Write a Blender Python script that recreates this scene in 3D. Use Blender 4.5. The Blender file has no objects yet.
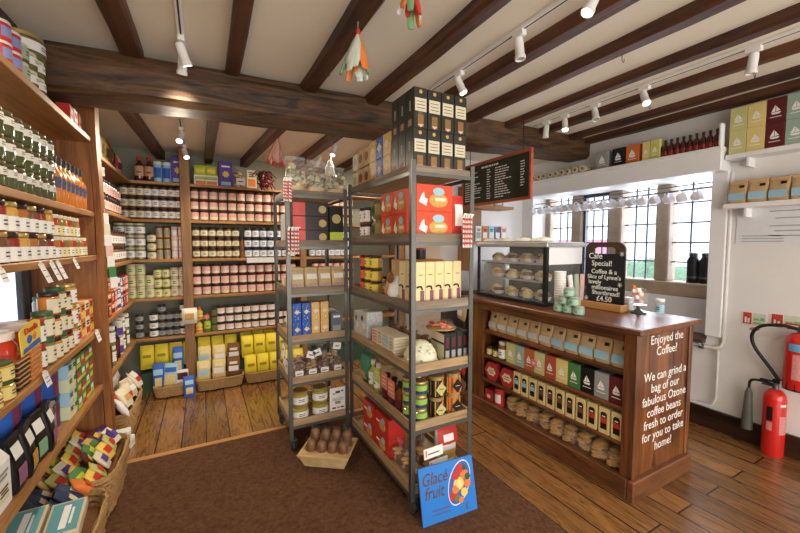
import bpy, math, random
from mathutils import Vector, Matrix
R_ = math.radians
rnd = random.Random(7)
SC = bpy.context.scene
COL = SC.collection

# ------------------------------------------------------------------ camera, world, light, exposure
EYE = 1.5; FPX = 368.0
TILT = math.atan(22.5/FPX); YAW = math.atan(197/math.hypot(FPX, 22.5))
cd = bpy.data.cameras.new('camera'); cam = bpy.data.objects.new('camera', cd); COL.objects.link(cam)
cam.location = (0, 0, EYE); cam.rotation_euler = (math.pi/2-TILT, 0, -YAW)
cd.sensor_width = 36; cd.lens = 36*FPX/800; cd.clip_start = .05; cd.clip_end = 200
SC.camera = cam
W = bpy.data.worlds.new('sky'); SC.world = W; W.use_nodes = True
bg = W.node_tree.nodes['Background']; bg.inputs[0].default_value = (.82, .87, 1, 1); bg.inputs[1].default_value = 1.7
def lamp(name, kind, loc, power, color, rot=(0, 0, 0), **k):
    l = bpy.data.lights.new(name, kind); l.energy = power; l.color = color
    for a, b in k.items(): setattr(l, a, b)
    o = bpy.data.objects.new(name, l); COL.objects.link(o); o.location = loc; o.rotation_euler = rot
    return o
# daylight entering through the mullioned window
lamp('window_daylight', 'AREA', (4.6, 2.5, 1.9), 150, (.78, .86, 1), (0, R_(78), 0), shape='RECTANGLE', size=1.8, size_y=3.0)
# unseen area fill added behind the camera to brighten ceiling and room
lamp('shop_front_daylight', 'AREA', (1.2, -2.4, 1.05), 70, (1, .87, .68), (R_(100), 0, R_(-5)), shape='RECTANGLE', size=4.2, size_y=1.7)
SC.view_settings.view_transform = 'Standard'; SC.view_settings.look = 'None'
SC.view_settings.exposure = 0.5; SC.view_settings.gamma = 1.0; SC.view_settings.use_curve_mapping = False

# ------------------------------------------------------------------ helpers
def _ray(u, v):
    F = Vector((math.sin(YAW)*math.cos(TILT), math.cos(YAW)*math.cos(TILT), -math.sin(TILT)))
    R = Vector((math.cos(YAW), -math.sin(YAW), 0)); U = R.cross(F)
    return F*FPX+R*(u-400)-U*(v-266.5)
def fx(u, y, v=266): d = _ray(u, v); return d.x/d.y*y          # x of image column u on the plane y
def fy(u, x, v=266): d = _ray(u, v); return d.y/d.x*x          # y of image column u on the plane x

MATS = {}
def mat(key, c=None, rough=.55, metal=0., coat=0., var=.08, vs=14., bump=0., bs=60., emit=0., trans=0., alpha=None, spec=.3):
    if key in MATS: return MATS[key]
    m = bpy.data.materials.new(key); m.use_nodes = True; MATS[key] = m
    nt = m.node_tree; N = nt.nodes; L = nt.links; b = N['Principled BSDF']
    b.inputs['Roughness'].default_value = rough; b.inputs['Metallic'].default_value = metal
    b.inputs['Coat Weight'].default_value = coat; b.inputs['Coat Roughness'].default_value = .08
    b.inputs['Specular IOR Level'].default_value = spec
    col = (*c, 1)
    if var > 0:
        tc = N.new('ShaderNodeTexCoord'); no = N.new('ShaderNodeTexNoise'); no.inputs['Scale'].default_value = vs; no.inputs['Detail'].default_value = 3
        mx = N.new('ShaderNodeMix'); mx.data_type = 'RGBA'
        mx.inputs[6].default_value = (*[x*(1-var) for x in c], 1); mx.inputs[7].default_value = (*[min(1, x*(1+var)) for x in c], 1)
        L.new(tc.outputs['Object'], no.inputs['Vector']); L.new(no.outputs['Fac'], mx.inputs[0]); L.new(mx.outputs[2], b.inputs['Base Color'])
    else: b.inputs['Base Color'].default_value = col
    if bump > 0:
        n2 = N.new('ShaderNodeTexNoise'); n2.inputs['Scale'].default_value = bs; n2.inputs['Detail'].default_value = 4
        bp = N.new('ShaderNodeBump'); bp.inputs['Strength'].default_value = bump; bp.inputs['Distance'].default_value = .01
        tc2 = N.new('ShaderNodeTexCoord'); L.new(tc2.outputs['Object'], n2.inputs['Vector'])
        L.new(n2.outputs['Fac'], bp.inputs['Height']); L.new(bp.outputs[0], b.inputs['Normal'])
    if emit: b.inputs['Emission Color'].default_value = col; b.inputs['Emission Strength'].default_value = emit
    if trans: b.inputs['Transmission Weight'].default_value = trans
    if alpha is not None: b.inputs['Alpha'].default_value = alpha
    return m
def wood(key, c1, c2, axis='y', rough=.5, scale=5., stretch=14., bump=.25, coat=0., dist=1.5):
    if key in MATS: return MATS[key]
    m = bpy.data.materials.new(key); m.use_nodes = True; MATS[key] = m
    nt = m.node_tree; N = nt.nodes; L = nt.links; b = N['Principled BSDF']
    b.inputs['Roughness'].default_value = rough; b.inputs['Coat Weight'].default_value = coat; b.inputs['Coat Roughness'].default_value = .2
    tc = N.new('ShaderNodeTexCoord'); mp = N.new('ShaderNodeMapping')
    s = [scale*stretch/3]*3; s['xyz'.index(axis)] = scale/3
    mp.inputs['Scale'].default_value = s
    n1 = N.new('ShaderNodeTexNoise'); n1.inputs['Scale'].default_value = 1.; n1.inputs['Detail'].default_value = 7; n1.inputs['Roughness'].default_value = .65; n1.inputs['Distortion'].default_value = dist
    n2 = N.new('ShaderNodeTexNoise'); n2.inputs['Scale'].default_value = 2.2; n2.inputs['Detail'].default_value = 2
    cr = N.new('ShaderNodeValToRGB'); cr.color_ramp.elements[0].position = .32; cr.color_ramp.elements[1].position = .68
    cr.color_ramp.elements[0].color = (*c1, 1); cr.color_ramp.elements[1].color = (*c2, 1)
    ad = N.new('ShaderNodeMath'); ad.operation = 'MULTIPLY_ADD'; ad.inputs[1].default_value = .35; 
    L.new(tc.outputs['Object'], mp.inputs[0]); L.new(mp.outputs[0], n1.inputs['Vector']); L.new(tc.outputs['Object'], n2.inputs['Vector'])
    L.new(n2.outputs['Fac'], ad.inputs[0])
    sb = N.new('ShaderNodeMath'); sb.operation = 'SUBTRACT'; L.new(n1.outputs['Fac'], sb.inputs[0]); sb.inputs[1].default_value = .175
    L.new(sb.outputs[0], ad.inputs[2]); L.new(ad.outputs[0], cr.inputs[0]); L.new(cr.outputs[0], b.inputs['Base Color'])
    bp = N.new('ShaderNodeBump'); bp.inputs['Strength'].default_value = bump; bp.inputs['Distance'].default_value = .01
    L.new(n1.outputs['Fac'], bp.inputs['Height']); L.new(bp.outputs[0], b.inputs['Normal'])
    return m
def film(key, c=(.9, .9, .9), fac=.075, rough=.08):
    """clear or frosted plastic film / thin glass"""
    if key in MATS: return MATS[key]
    m = bpy.data.materials.new(key); m.use_nodes = True; MATS[key] = m
    N = m.node_tree.nodes; L = m.node_tree.links; N.clear()
    o = N.new('ShaderNodeOutputMaterial'); mx = N.new('ShaderNodeMixShader'); t = N.new('ShaderNodeBsdfTransparent'); p = N.new('ShaderNodeBsdfPrincipled')
    p.inputs['Base Color'].default_value = (*c, 1); p.inputs['Roughness'].default_value = rough
    no = N.new('ShaderNodeTexNoise'); no.inputs['Scale'].default_value = 30; bp = N.new('ShaderNodeBump'); bp.inputs['Strength'].default_value = .5; bp.inputs['Distance'].default_value = .01
    tc = N.new('ShaderNodeTexCoord'); L.new(tc.outputs['Object'], no.inputs['Vector']); L.new(no.outputs['Fac'], bp.inputs['Height']); L.new(bp.outputs[0], p.inputs['Normal'])
    mx.inputs[0].default_value = fac; L.new(t.outputs[0], mx.inputs[1]); L.new(p.outputs[0], mx.inputs[2]); L.new(mx.outputs[0], o.inputs[0])
    return m

class MB:
    def __init__(s, T=None): s.v = []; s.f = []; s.mi = []; s.mats = []; s.T = T or Matrix.Identity(4)
    def m(s, m):
        if m not in s.mats: s.mats.append(m)
        return s.mats.index(m)
    def add(s, vs, fs, m):
        b = len(s.v); i = s.m(m); s.v += [s.T @ Vector(v) for v in vs]
        for f in fs: s.f.append([b+k for k in f]); s.mi.append(i)
        return s
    def box(s, x0, x1, y0, y1, z0, z1, m, ch=0.):
        if x1 < x0: x0, x1 = x1, x0
        if y1 < y0: y0, y1 = y1, y0
        if ch <= 0:
            vs = [(x, y, z) for z in (z0, z1) for x, y in ((x0, y0), (x1, y0), (x1, y1), (x0, y1))]
            return s.add(vs, [(3, 2, 1, 0), (4, 5, 6, 7), (0, 1, 5, 4), (1, 2, 6, 5), (2, 3, 7, 6), (3, 0, 4, 7)], m)
        c = ch; vs = []
        for z, k in ((z0, c), (z0+c, 0), (z1-c, 0), (z1, c)):
            for x, y in ((x0+c, y0+k), (x1-c, y0+k), (x1-k, y0+c), (x1-k, y1-c), (x1-c, y1-k), (x0+c, y1-k), (x0+k, y1-c), (x0+k, y0+c)): vs.append((x, y, z))
        fs = [tuple(range(7, -1, -1)), tuple(range(24, 32))]
        for r in range(3):
            for i in range(8): j = (i+1) % 8; fs.append((r*8+i, r*8+j, r*8+8+j, r*8+8+i))
        return s.add(vs, fs, m)
    def lathe(s, prof, m, seg=14, cx=0, cy=0, a0=0, a1=2*math.pi, rf=None):
        """prof: list of (r, z); closed rings unless a0..a1 is a part turn"""
        full = abs(a1-a0-2*math.pi) < 1e-6; n = seg if full else seg+1; vs = []; fs = []
        for r, z in prof:
            for i in range(n):
                a = a0+(a1-a0)*i/seg; k = rf(a) if rf else 1
                vs.append((cx+r*k*math.cos(a), cy+r*k*math.sin(a), z))
        for j in range(len(prof)-1):
            for i in range(seg):
                k = (i+1) % n if full else i+1
                fs.append((j*n+i, j*n+k, (j+1)*n+k, (j+1)*n+i))
        if full:
            if prof[0][0] > 1e-5: fs.append(tuple(range(n-1, -1, -1)))
            if prof[-1][0] > 1e-5: fs.append(tuple(range((len(prof)-1)*n, len(prof)*n)))
        return s.add(vs, fs, m)
    def loft(s, secs, m, n=16, p=3.2, cap=True):
        """secs: (z, w, d, x, y) super-ellipse sections"""
        vs = []; fs = []
        for sec in secs:
            z, w, d = sec[:3]; ox = sec[3] if len(sec) > 3 else 0; oy = sec[4] if len(sec) > 4 else 0
            for i in range(n):
                a = 2*math.pi*(i+.5)/n; c, q = math.cos(a), math.sin(a)
                vs.append((ox+w/2*math.copysign(abs(c)**(2/p), c), oy+d/2*math.copysign(abs(q)**(2/p), q), z))
        for j in range(len(secs)-1):
            for i in range(n):
                k = (i+1) % n; fs.append((j*n+i, j*n+k, (j+1)*n+k, (j+1)*n+i))
        if cap: fs += [tuple(range(n-1, -1, -1)), tuple(range((len(secs)-1)*n, len(secs)*n))]
        return s.add(vs, fs, m)
    def tube(s, pts, r, m, seg=8, closed=False):
        pts = [Vector(p) for p in pts]; n = len(pts); vs = []; fs = []; rr = r if isinstance(r, (list, tuple)) else [r]*n
        prev = None
        for i, p in enumerate(pts):
            if closed: t = (pts[(i+1) % n]-pts[i-1])
            else: t = pts[min(i+1, n-1)]-pts[max(i-1, 0)]
            t.normalize()
            if prev is None: a = t.orthogonal().normalized()
            else:
                a = prev-t*prev.dot(t)
                a = a.normalized() if a.length > 1e-6 else t.orthogonal().normalized()
            prev = a; b = t.cross(a)
            for k in range(seg): g = 2*math.pi*k/seg; vs.append(p+(a*math.cos(g)+b*math.sin(g))*rr[i])
        for i in range(n if closed else n-1):
            j = (i+1) % n
            for k in range(seg): l = (k+1) % seg; fs.append((i*seg+k, i*seg+l, j*seg+l, j*seg+k))
        if not closed: fs += [tuple(range(seg-1, -1, -1)), tuple(range((n-1)*seg, n*seg))]
        return s.add(vs, fs, m)
    def prism(s, poly, h0, h1, m, axis='z'):
        """polygon in the plane normal to axis, from h0 to h1"""
        n = len(poly)
        P = {'z': lambda a, b, h: (a, b, h), 'y': lambda a, b, h: (a, h, b), 'x': lambda a, b, h: (h, a, b)}[axis]
        vs = [P(a, b, h0) for a, b in poly]+[P(a, b, h1) for a, b in poly]
        fs = [tuple(range(n-1, -1, -1)), tuple(range(n, 2*n))]+[(i, (i+1) % n, n+(i+1) % n, n+i) for i in range(n)]
        return s.add(vs, fs, m)
    def ball(s, c, r, m, seg=10, rings=6):
        r = r if isinstance(r, (tuple, list)) else (r, r, r); vs = []; fs = []
        for j in range(rings+1):
            t = math.pi*j/rings
            for i in range(seg): a = 2*math.pi*i/seg; vs.append((c[0]+r[0]*math.sin(t)*math.cos(a), c[1]+r[1]*math.sin(t)*math.sin(a), c[2]+r[2]*math.cos(t)))
        for j in range(rings):
            for i in range(seg): k = (i+1) % seg; fs.append((j*seg+i, (j+1)*seg+i, (j+1)*seg+k, j*seg+k))
        return s.add(vs, fs, m)
    def text(s, body, size, m, M, align='CENTER', sx=1., bold=0.0, space=1.0):
        c = bpy.data.curves.new('t', 'FONT'); c.body = body; c.size = size; c.align_x = align; c.extrude = .0006; c.offset = bold; c.space_line = space; c.resolution_u = 3
        o = bpy.data.objects.new('t', c); COL.objects.link(o); dg = bpy.context.evaluated_depsgraph_get(); me = o.evaluated_get(dg).to_mesh()
        K = M @ Matrix.Diagonal((sx, 1, 1, 1))
        s.add([K @ v.co for v in me.vertices], [tuple(p.vertices) for p in me.polygons], m)
        o.to_mesh_clear(); bpy.data.objects.remove(o); bpy.data.curves.remove(c)
        return s
    def mesh(s, name, smooth=40):
        me = bpy.data.meshes.new(name); me.from_pydata([tuple(v) for v in s.v], [], s.f)
        for m in s.mats: me.materials.append(m)
        me.polygons.foreach_set('material_index', s.mi); me.update()
        if smooth:
            me.polygons.foreach_set('use_smooth', [True]*len(me.polygons)); me.set_sharp_from_angle(angle=R_(smooth))
        return me
    def build(s, name, parent=None, smooth=40, label=None):
        """links one object; with a parent the mesh is moved into the parent's frame (unrotated parents)"""
        o = bpy.data.objects.new(name, s.mesh(name, smooth)); COL.objects.link(o)
        if parent:
            o.parent = parent; base = parent.location.copy(); q = parent.parent
            while q: base += q.location; q = q.parent
            o.data.transform(Matrix.Translation(-base))
        if label: o['label'] = label
        return o
FRONT = Matrix(((1, 0, 0, 0), (0, 0, -1, 0), (0, 1, 0, 0), (0, 0, 0, 1)))      # text plane xy -> stands up, read from -y
def curve(pts, n=6):
    P = [Vector(p) for p in pts]; P = [P[0]*2-P[1]]+P+[P[-1]*2-P[-2]]; out = []
    for i in range(1, len(P)-2):
        for k in range(n):
            t = k/n; a, b, c, d = P[i-1:i+3]; out.append(.5*((2*b)+(c-a)*t+(2*a-5*b+4*c-d)*t*t+(3*b-a-3*c+d)*t**3))
    return out+[P[-2]]
def facing(rz, loc): return Matrix.Translation(loc) @ Matrix.Rotation(rz, 4, 'Z') @ FRONT
SEEN = {}
def tag(o, label, cat, group=None, kind=None):
    n = len(label.split())
    if not 4 <= n <= 16: print('LABEL LENGTH', n, label)
    if label in SEEN: print('LABEL TWICE', label)
    SEEN[label] = 1
    o['label'] = label; o['category'] = cat
    if group: o['group'] = group
    if kind: o['kind'] = kind
    return o
def struct(o, kind='structure'): o['kind'] = kind; return o
def empty(name, loc, label, cat, group=None):
    o = bpy.data.objects.new(name, None); COL.objects.link(o); o.location = loc; o.empty_display_size = .05
    return tag(o, label, cat, group)
class Proto:
    """a thing with its parts; put() links a copy: one object per part, sharing meshes"""
    def __init__(s, name, cat, root, parts=()): s.name = name; s.cat = cat; s.root = root; s.parts = parts
    def put(s, loc, rz, label, group=None, rx=0, ry=0, sc=None, name=None):
        r = bpy.data.objects.new(name or s.name, s.root); COL.objects.link(r)
        r.location = loc; r.rotation_euler = (rx, ry, rz)
        if sc: r.scale = sc if isinstance(sc, (tuple, list)) else (sc, sc, sc)
        tag(r, label, s.cat, group)
        for p in s.parts:
            c = bpy.data.objects.new(p[0], p[1]); COL.objects.link(c); c.parent = r
            for q in (p[2] if len(p) > 2 else ()):
                d = bpy.data.objects.new(q[0], q[1]); COL.objects.link(d); d.parent = c
        return r
ORD = ['first', 'second', 'third', 'fourth', 'fifth', 'sixth', 'seventh', 'eighth', 'ninth', 'tenth', 'eleventh', 'twelfth', 'thirteenth', 'fourteenth', 'fifteenth', 'sixteenth', 'seventeenth', 'eighteenth', 'nineteenth', 'twentieth'] + ['twenty-'+w for w in ('first', 'second', 'third', 'fourth', 'fifth', 'sixth', 'seventh', 'eighth', 'ninth')] + ['thirtieth']
def lvl(k, n): return 'bottom' if k == 0 else 'top' if k == n-1 else 'middle' if n == 3 else ORD[k]+' lowest'

# ------------------------------------------------------------------ materials
PLASTER = mat('cream_plaster', (.80, .76, .68), .9, var=.05, vs=3, bump=.12, bs=9)
CEILM = mat('ceiling_plaster', (.80, .74, .62), .9, var=.06, vs=2, bump=.15, bs=6)
WHITE = mat('white_paint', (.82, .82, .82), .5, var=.03, vs=4, bump=.03)
JOIST = wood('joist_oak', (.022, .008, .004), (.12, .042, .014), 'y', .5, 3, 9, .5)
BEAMW = wood('beam_oak', (.012, .006, .003), (.155, .075, .028), 'x', .55, 4.2, 7, 1.0, dist=3.0)
SHW = wood('shelf_pine_x', (.26, .12, .032), (.50, .25, .075), 'x', .5, 3, 14, .1)
SHWY = wood('shelf_pine_y', (.24, .10, .025), (.50, .235, .07), 'y', .5, 3, 14, .1)
UPR = wood('upright_pine', (.10, .03, .006), (.33, .12, .025), 'z', .5, 3, 14, .15)
UPRB = wood('upright_pale_pine', (.20, .095, .03), (.38, .20, .07), 'z', .5, 3, 14, .15)
CNT = wood('counter_oak_z', (.04, .012, .004), (.26, .088, .024), 'z', .33, 3.5, 12, .12, .3)
CNTY = wood('counter_oak_y', (.045, .014, .005), (.24, .082, .024), 'y', .42, 3.5, 14, .12, .1)
TRAY = wood('tray_pine', (.26, .165, .075), (.52, .36, .18), 'y', .6, 3, 14, .1)
TRAYX = wood('tray_pine_x', (.24, .15, .07), (.48, .33, .17), 'x', .6, 3, 14, .1)
LATH = wood('dark_lath', (.03, .018, .01), (.10, .055, .025), 'z', .6, 3, 14, .2)
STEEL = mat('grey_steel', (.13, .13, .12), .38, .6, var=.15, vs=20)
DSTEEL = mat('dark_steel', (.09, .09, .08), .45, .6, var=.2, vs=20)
def M(n, c, rough=.45, **k): return mat(n, c, rough, **k)
BLACK = M('black_card', (.012, .012, .013), .4); RED = M('red_card', (.55, .035, .025), .4); CREAM = M('cream_paper', (.72, .66, .48), .6)
PAPER = M('white_paper', (.80, .79, .76), .6); GREY = M('grey_card', (.30, .32, .31), .5); KRAFT = M('kraft_paper', (.55, .37, .18), .65, bump=.1)
YEL = M('yellow_card', (.78, .58, .10), .5); LYEL = M('pale_yellow_card', (.75, .66, .30), .5); LIME = M('lime_card', (.50, .62, .06), .5)
ORANGE = M('orange_card', (.72, .20, .04), .5); GREEN = M('green_card', (.07, .22, .07), .5); DGREEN = M('dark_green_card', (.04, .09, .05), .45)
SAGE = M('sage_card', (.36, .45, .34), .55); OLIVE = M('olive_card', (.50, .50, .16), .55); MAROON = M('maroon_card', (.11, .018, .02), .45)
BLUE = M('blue_card', (.03, .12, .50), .4); LBLUE = M('sky_blue_paper', (.32, .55, .68), .55); NAVY = M('navy_card', (.03, .05, .12), .4); PURPLE = M('purple_card', (.10, .05, .32), .4)
PINK = M('pink_card', (.78, .22, .22), .5); LPINK = M('pale_pink_paper', (.80, .50, .44), .55); GOLD = M('gold_card', (.62, .40, .12), .4); TEAL = M('teal_card', (.12, .34, .38), .5)
BROWN = M('brown_food', (.20, .085, .03), .6, var=.4, vs=60); BISC = M('biscuit', (.58, .34, .095), .7, var=.4, vs=50, bump=.4); PASTA = M('pasta', (.75, .58, .25), .6, var=.25, vs=80, bump=.5)
INK = M('dark_print', (.04, .035, .03), .6, var=0); WINK = M('white_print', (.85, .84, .80), .5, var=0); CHALK = M('chalk', (.80, .80, .76), .9, var=.1, vs=90)
LIDB = M('black_lid', (.025, .022, .022), .3, coat=.3); LIDG = M('gold_lid', (.60, .44, .18), .3, metal=.6); LIDW = M('white_lid', (.75, .73, .68), .35); LIDR = M('red_lid', (.45, .04, .03), .35); LIDGN = M('green_lid', (.05, .12, .05), .35); LIDS = M('pale_gold_lid', (.66, .60, .44), .35)
JAMD = M('dark_jam', (.06, .015, .012), .12, coat=.8); JAMR = M('red_jam', (.40, .035, .015), .12, coat=.8); JAMO = M('orange_preserve', (.60, .20, .03), .12, coat=.8); HONEY = M('honey', (.62, .34, .06), .12, coat=.8)
PICK = M('green_pickle', (.17, .18, .06), .12, coat=.8, var=.4, vs=60); CHUT = M('brown_chutney', (.17, .07, .025), .12, coat=.8); CURD = M('lemon_curd', (.74, .60, .18), .2, coat=.8); MUST = M('pale_mustard', (.55, .50, .24), .2, coat=.6); SLATE = M('dark_grey_jar', (.08, .09, .085), .2, coat=.6)
FILM = film('clear_film'); FROST = film('frosted_film', (.85, .85, .82), .16, .15); GLASS = film('window_glass', (.9, .95, 1), .06, .02)
WICK = M('wicker', (.42, .25, .10), .7, var=.35, vs=45, bump=.6, bs=90); WICKL = M('pale_wicker', (.62, .44, .20), .7, var=.3, vs=45, bump=.5, bs=90)
BASKT = wood('splint_basket', (.50, .33, .13), (.70, .52, .26), 'x', .65, 4, 10, .2)

# ------------------------------------------------------------------ the setting
YF = 4.35; XL = -.60; XW = 3.62; ZC = 2.60; CF = 2.17
def floor_mat():
    m = bpy.data.materials.new('oak_planks'); m.use_nodes = True; N = m.node_tree.nodes; L = m.node_tree.links; b = N['Principled BSDF']
    tc = N.new('ShaderNodeTexCoord'); mp = N.new('ShaderNodeMapping'); mp.inputs['Rotation'].default_value = (0, 0, R_(90)); mp.inputs['Location'].default_value = (.3, .02, 0)
    br = N.new('ShaderNodeTexBrick'); br.inputs['Scale'].default_value = 1; br.inputs['Brick Width'].default_value = 1.9; br.inputs['Row Height'].default_value = .165
    br.inputs['Mortar Size'].default_value = .005; br.inputs['Mortar Smooth'].default_value = .3; br.offset = .37; br.inputs['Bias'].default_value = 0
    br.inputs['Color1'].default_value = (.0, .0, .0, 1); br.inputs['Color2'].default_value = (1, 1, 1, 1); br.inputs['Mortar'].default_value = (.5, .5, .5, 1)
    L.new(tc.outputs['Object'], mp.inputs[0]); L.new(mp.outputs[0], br.inputs['Vector'])
    m2 = N.new('ShaderNodeMapping'); m2.inputs['Scale'].default_value = (15, 2.0, 1); L.new(tc.outputs['Object'], m2.inputs[0])
    # shift the grain from plank to plank
    va = N.new('ShaderNodeVectorMath'); va.operation = 'MULTIPLY_ADD'; va.inputs[1].default_value = (7, 13, 3); L.new(br.outputs['Color'], va.inputs[0]); L.new(m2.outputs[0], va.inputs[2])
    n1 = N.new('ShaderNodeTexNoise'); n1.inputs['Scale'].default_value = 1.6; n1.inputs['Detail'].default_value = 7; n1.inputs['Roughness'].default_value = .62; n1.inputs['Distortion'].default_value = 2.2; L.new(va.outputs[0], n1.inputs['Vector'])
    cr = N.new('ShaderNodeValToRGB'); e = cr.color_ramp.elements; e[0].position = .30; e[0].color = (.075, .030, .009, 1); e[1].position = .72; e[1].color = (.33, .155, .052, 1)
    k = e.new(.5); k.color = (.235, .11, .036, 1); L.new(n1.outputs['Fac'], cr.inputs[0])
    hs = N.new('ShaderNodeHueSaturation'); mr = N.new('ShaderNodeMapRange'); mr.inputs['To Min'].default_value = .72; mr.inputs['To Max'].default_value = 1.3
    L.new(br.outputs['Color'], mr.inputs[0]); L.new(mr.outputs[0], hs.inputs['Value']); L.new(cr.outputs[0], hs.inputs['Color'])
    mx = N.new('ShaderNodeMix'); mx.data_type = 'RGBA'; L.new(br.outputs['Fac'], mx.inputs[0]); L.new(hs.outputs[0], mx.inputs[6]); mx.inputs[7].default_value = (.02, .01, .005, 1)
    L.new(mx.outputs[2], b.inputs['Base Color']); b.inputs['Roughness'].default_value = .24; b.inputs['Coat Weight'].default_value = .35; b.inputs['Coat Roughness'].default_value = .18
    ad = N.new('ShaderNodeMath'); ad.operation = 'MULTIPLY_ADD'; ad.inputs[1].default_value = -1.5; L.new(br.outputs['Fac'], ad.inputs[0]); L.new(n1.outputs['Fac'], ad.inputs[2])
    bp = N.new('ShaderNodeBump'); bp.inputs['Strength'].default_value = .25; bp.inputs['Distance'].default_value = .01; L.new(ad.outputs[0], bp.inputs['Height']); L.new(bp.outputs[0], b.inputs['Normal'])
    return m
FLM = floor_mat()
struct(MB().box(-1.6, 3.9, -2.5, 4.9, -.08, 0, FLM).build('floor', smooth=0))
# ceiling: plaster between the joists, lower in the back room
struct(MB().box(-1.1, 4.2, -2.5, 2.78, ZC, ZC+.06, CEILM).build('ceiling', smooth=0))
struct(MB().box(-1.1, 4.2, 2.78, 4.9, 2.47, 2.53, CEILM).build('ceiling_back', smooth=0))
# big cross beam, irregular section
def rough_beam(x0, x1, yf, yb, zl0, zr0, h, m, n=26, seed=3, amp=.012, lo_y=0):
    r = random.Random(seed); mb = MB(); vs = []; fs = []; K = 10
    for i in range(n+1):
        t = i/n; x = x0+(x1-x0)*t; z0 = zl0+(zr0-zl0)*t; y0 = yf+lo_y*t
        sec = [(0, .03), (0, h*.35), (-.008, h*.6), (0, h-.03), (.035, h), (yb-yf-.03, h), (yb-yf, h-.03), (yb-yf, .03), (yb-yf-.035, 0), (.04, 0)]
        w = math.sin(t*9+seed)*amp
        for a, b in sec: vs.append((x, y0+a+r.uniform(-amp, amp)*.5+w, z0+b+r.uniform(-amp, amp)*.4))
    for i in range(n):
        for k in range(K): l = (k+1) % K; fs.append((i*K+k, i*K+l, (i+1)*K+l, (i+1)*K+k))
    fs += [tuple(range(K)), tuple(range(n*K+K-1, n*K-1, -1))]
    mb.add(vs, fs, m); return mb
bb = rough_beam(-.95, XW+.02, 2.60, 2.88, 2.30, 2.40, .255, BEAMW, lo_y=-.06)
tag(struct(bb.build('ceiling_beam', smooth=35)), 'massive rough brown timber beam crossing the ceiling', 'beam')
# joists running away from the camera
HC = ZC-EYE
JO = [(-.90, .10, .06), (-.385, .11, .06), (.15, .078, .065), (.62, .098, .075), (1.10, .095, .075), (1.58, .10, .075), (1.99, .095, .07), (2.43, .085, .065), (2.85, .09, .06), (3.27, .085, .06), (3.53, .085, .07)]
for i, (x, w, d) in enumerate(JO):
    r = random.Random(i); mb = MB(); n = 18; vs = []; fs = []; sec = [(0, 0), (0, d-.012), (.012, d), (w-.012, d), (w, d-.012), (w, 0)]
    for k in range(n+1):
        y = -2.4+5.02*k/n; wob = math.sin(k*.7+i)*.006
        for a, b in sec: vs.append((x+a+wob+r.uniform(-.003, .003), y, ZC+.01-b+r.uniform(-.003, .003)))
    K = 6
    for k in range(n):
        for a in range(K): b = (a+1) % K; fs.append((k*K+a, k*K+b, (k+1)*K+b, (k+1)*K+a))
    fs += [tuple(range(K-1, -1, -1)), tuple(range(n*K, n*K+K))]
    mb.add(vs, fs, JOIST); o = mb.build('ceiling_joist', smooth=35)
    tag(struct(o), f'dark oak ceiling joist, {ORD[i]} counted from the left wall', 'joist', 'ceiling joists of the front room')
for i, (xa, xb) in enumerate([(-.50, -.40), (.06, .04), (.55, .40), (1.0, .95), (1.5, 1.5)]):
    mb = MB(); mb.add([(xa+a, 2.84, z) for z in (2.40, 2.48) for a in (0, .075)]+[(xb+a, 4.66, z) for z in (2.38, 2.48) for a in (0, .075)],
        [(0, 1, 5, 4), (0, 4, 6, 2), (1, 3, 7, 5), (2, 6, 7, 3), (0, 2, 3, 1), (4, 5, 7, 6)], JOIST)
    tag(struct(mb.build('ceiling_joist', smooth=0)), f'short dark joist beyond the big beam, {ORD[i]} from the left', 'joist', 'ceiling joists of the back room')
# walls; the left wall has a window behind the shelves
LW = -.92
mb = MB()
for a in ((-2.5, 2.3, 0, ZC), (2.3, 3.5, 0, .93), (2.3, 3.5, 1.42, ZC), (3.5, 4.7, 0, ZC)): mb.box(LW-.12, LW, *a, PLASTER)
struct(mb.build('wall_left', smooth=0))
BACKW = mat('back_wall_sage', (.27, .27, .21), .8, var=.1, vs=4)
struct(MB().box(LW-.1, 2.42, YF+.29, YF+.39, 0, 2.5, BACKW).build('wall_back', smooth=0))
struct(MB().box(2.42, 2.52, 3.551, YF+.39, 0, 2.5, PLASTER).build('wall_partition', smooth=0))
struct(MB().box(2.42, XW+.1, 3.45, 3.55, 0, 2.5, WHITE).build('wall_niche', smooth=0))
LATHM = wood('window_post', (.03, .035, .04), (.13, .14, .15), 'z', .7, 4, 8, .3)
g = MB(); g.box(LW-.10, LW-.04, 2.3, 3.5, .93, .97, LATHM).box(LW-.10, LW-.04, 2.3, 3.5, 1.38, 1.42, LATHM)
for y in (2.3, 3.45): g.box(LW-.11, LW-.02, y, y+.05, .93, 1.42, LATHM)
wf = g.build('window_2', smooth=0); struct(wf)
MB().box(LW-.03, LW+.004, 2.87, 3.05, .93, 1.42, LATHM, .006).build('window_post', wf, 0)
MB().box(LW-.08, LW-.076, 2.35, 3.45, .97, 1.38, GLASS).build('glass_pane', wf, 0)
# right wall with the mullioned window
WY0, WY1, WZ0, WZ1 = 1.44, 3.28, .72, 2.06
RWM = mat('white_wall', (.78, .77, .75), .8, var=.06, vs=2.5, bump=.25, bs=7)
mb = MB()
for a in ((-2.5, WY0, 0, ZC), (WY0, WY1, 0, WZ0), (WY0, WY1, WZ1, ZC), (WY1, 3.5, 0, ZC)): mb.box(XW, XW+.42, *a, RWM)
struct(mb.build('wall_right', smooth=0))
struct(MB().box(3.44, XW, 1.335, 3.45, 2.055, 2.225, WHITE, .006).box(3.42, XW, 1.33, 3.45, 2.20, 2.232, WHITE, .004).build('trim_1', smooth=0))
struct(MB().box(3.575, XW, 1.335, 1.44, .76, 2.06, WHITE, .005).build('trim_2', smooth=0))
BB = wood('dark_skirting', (.010, .006, .004), (.05, .02, .012), 'y', .35, 4, 10, .4)
struct(MB().box(XW-.025, XW, -2.4, 3.4, 0, .16, BB, .004).build('baseboard_right', smooth=0))
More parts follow.
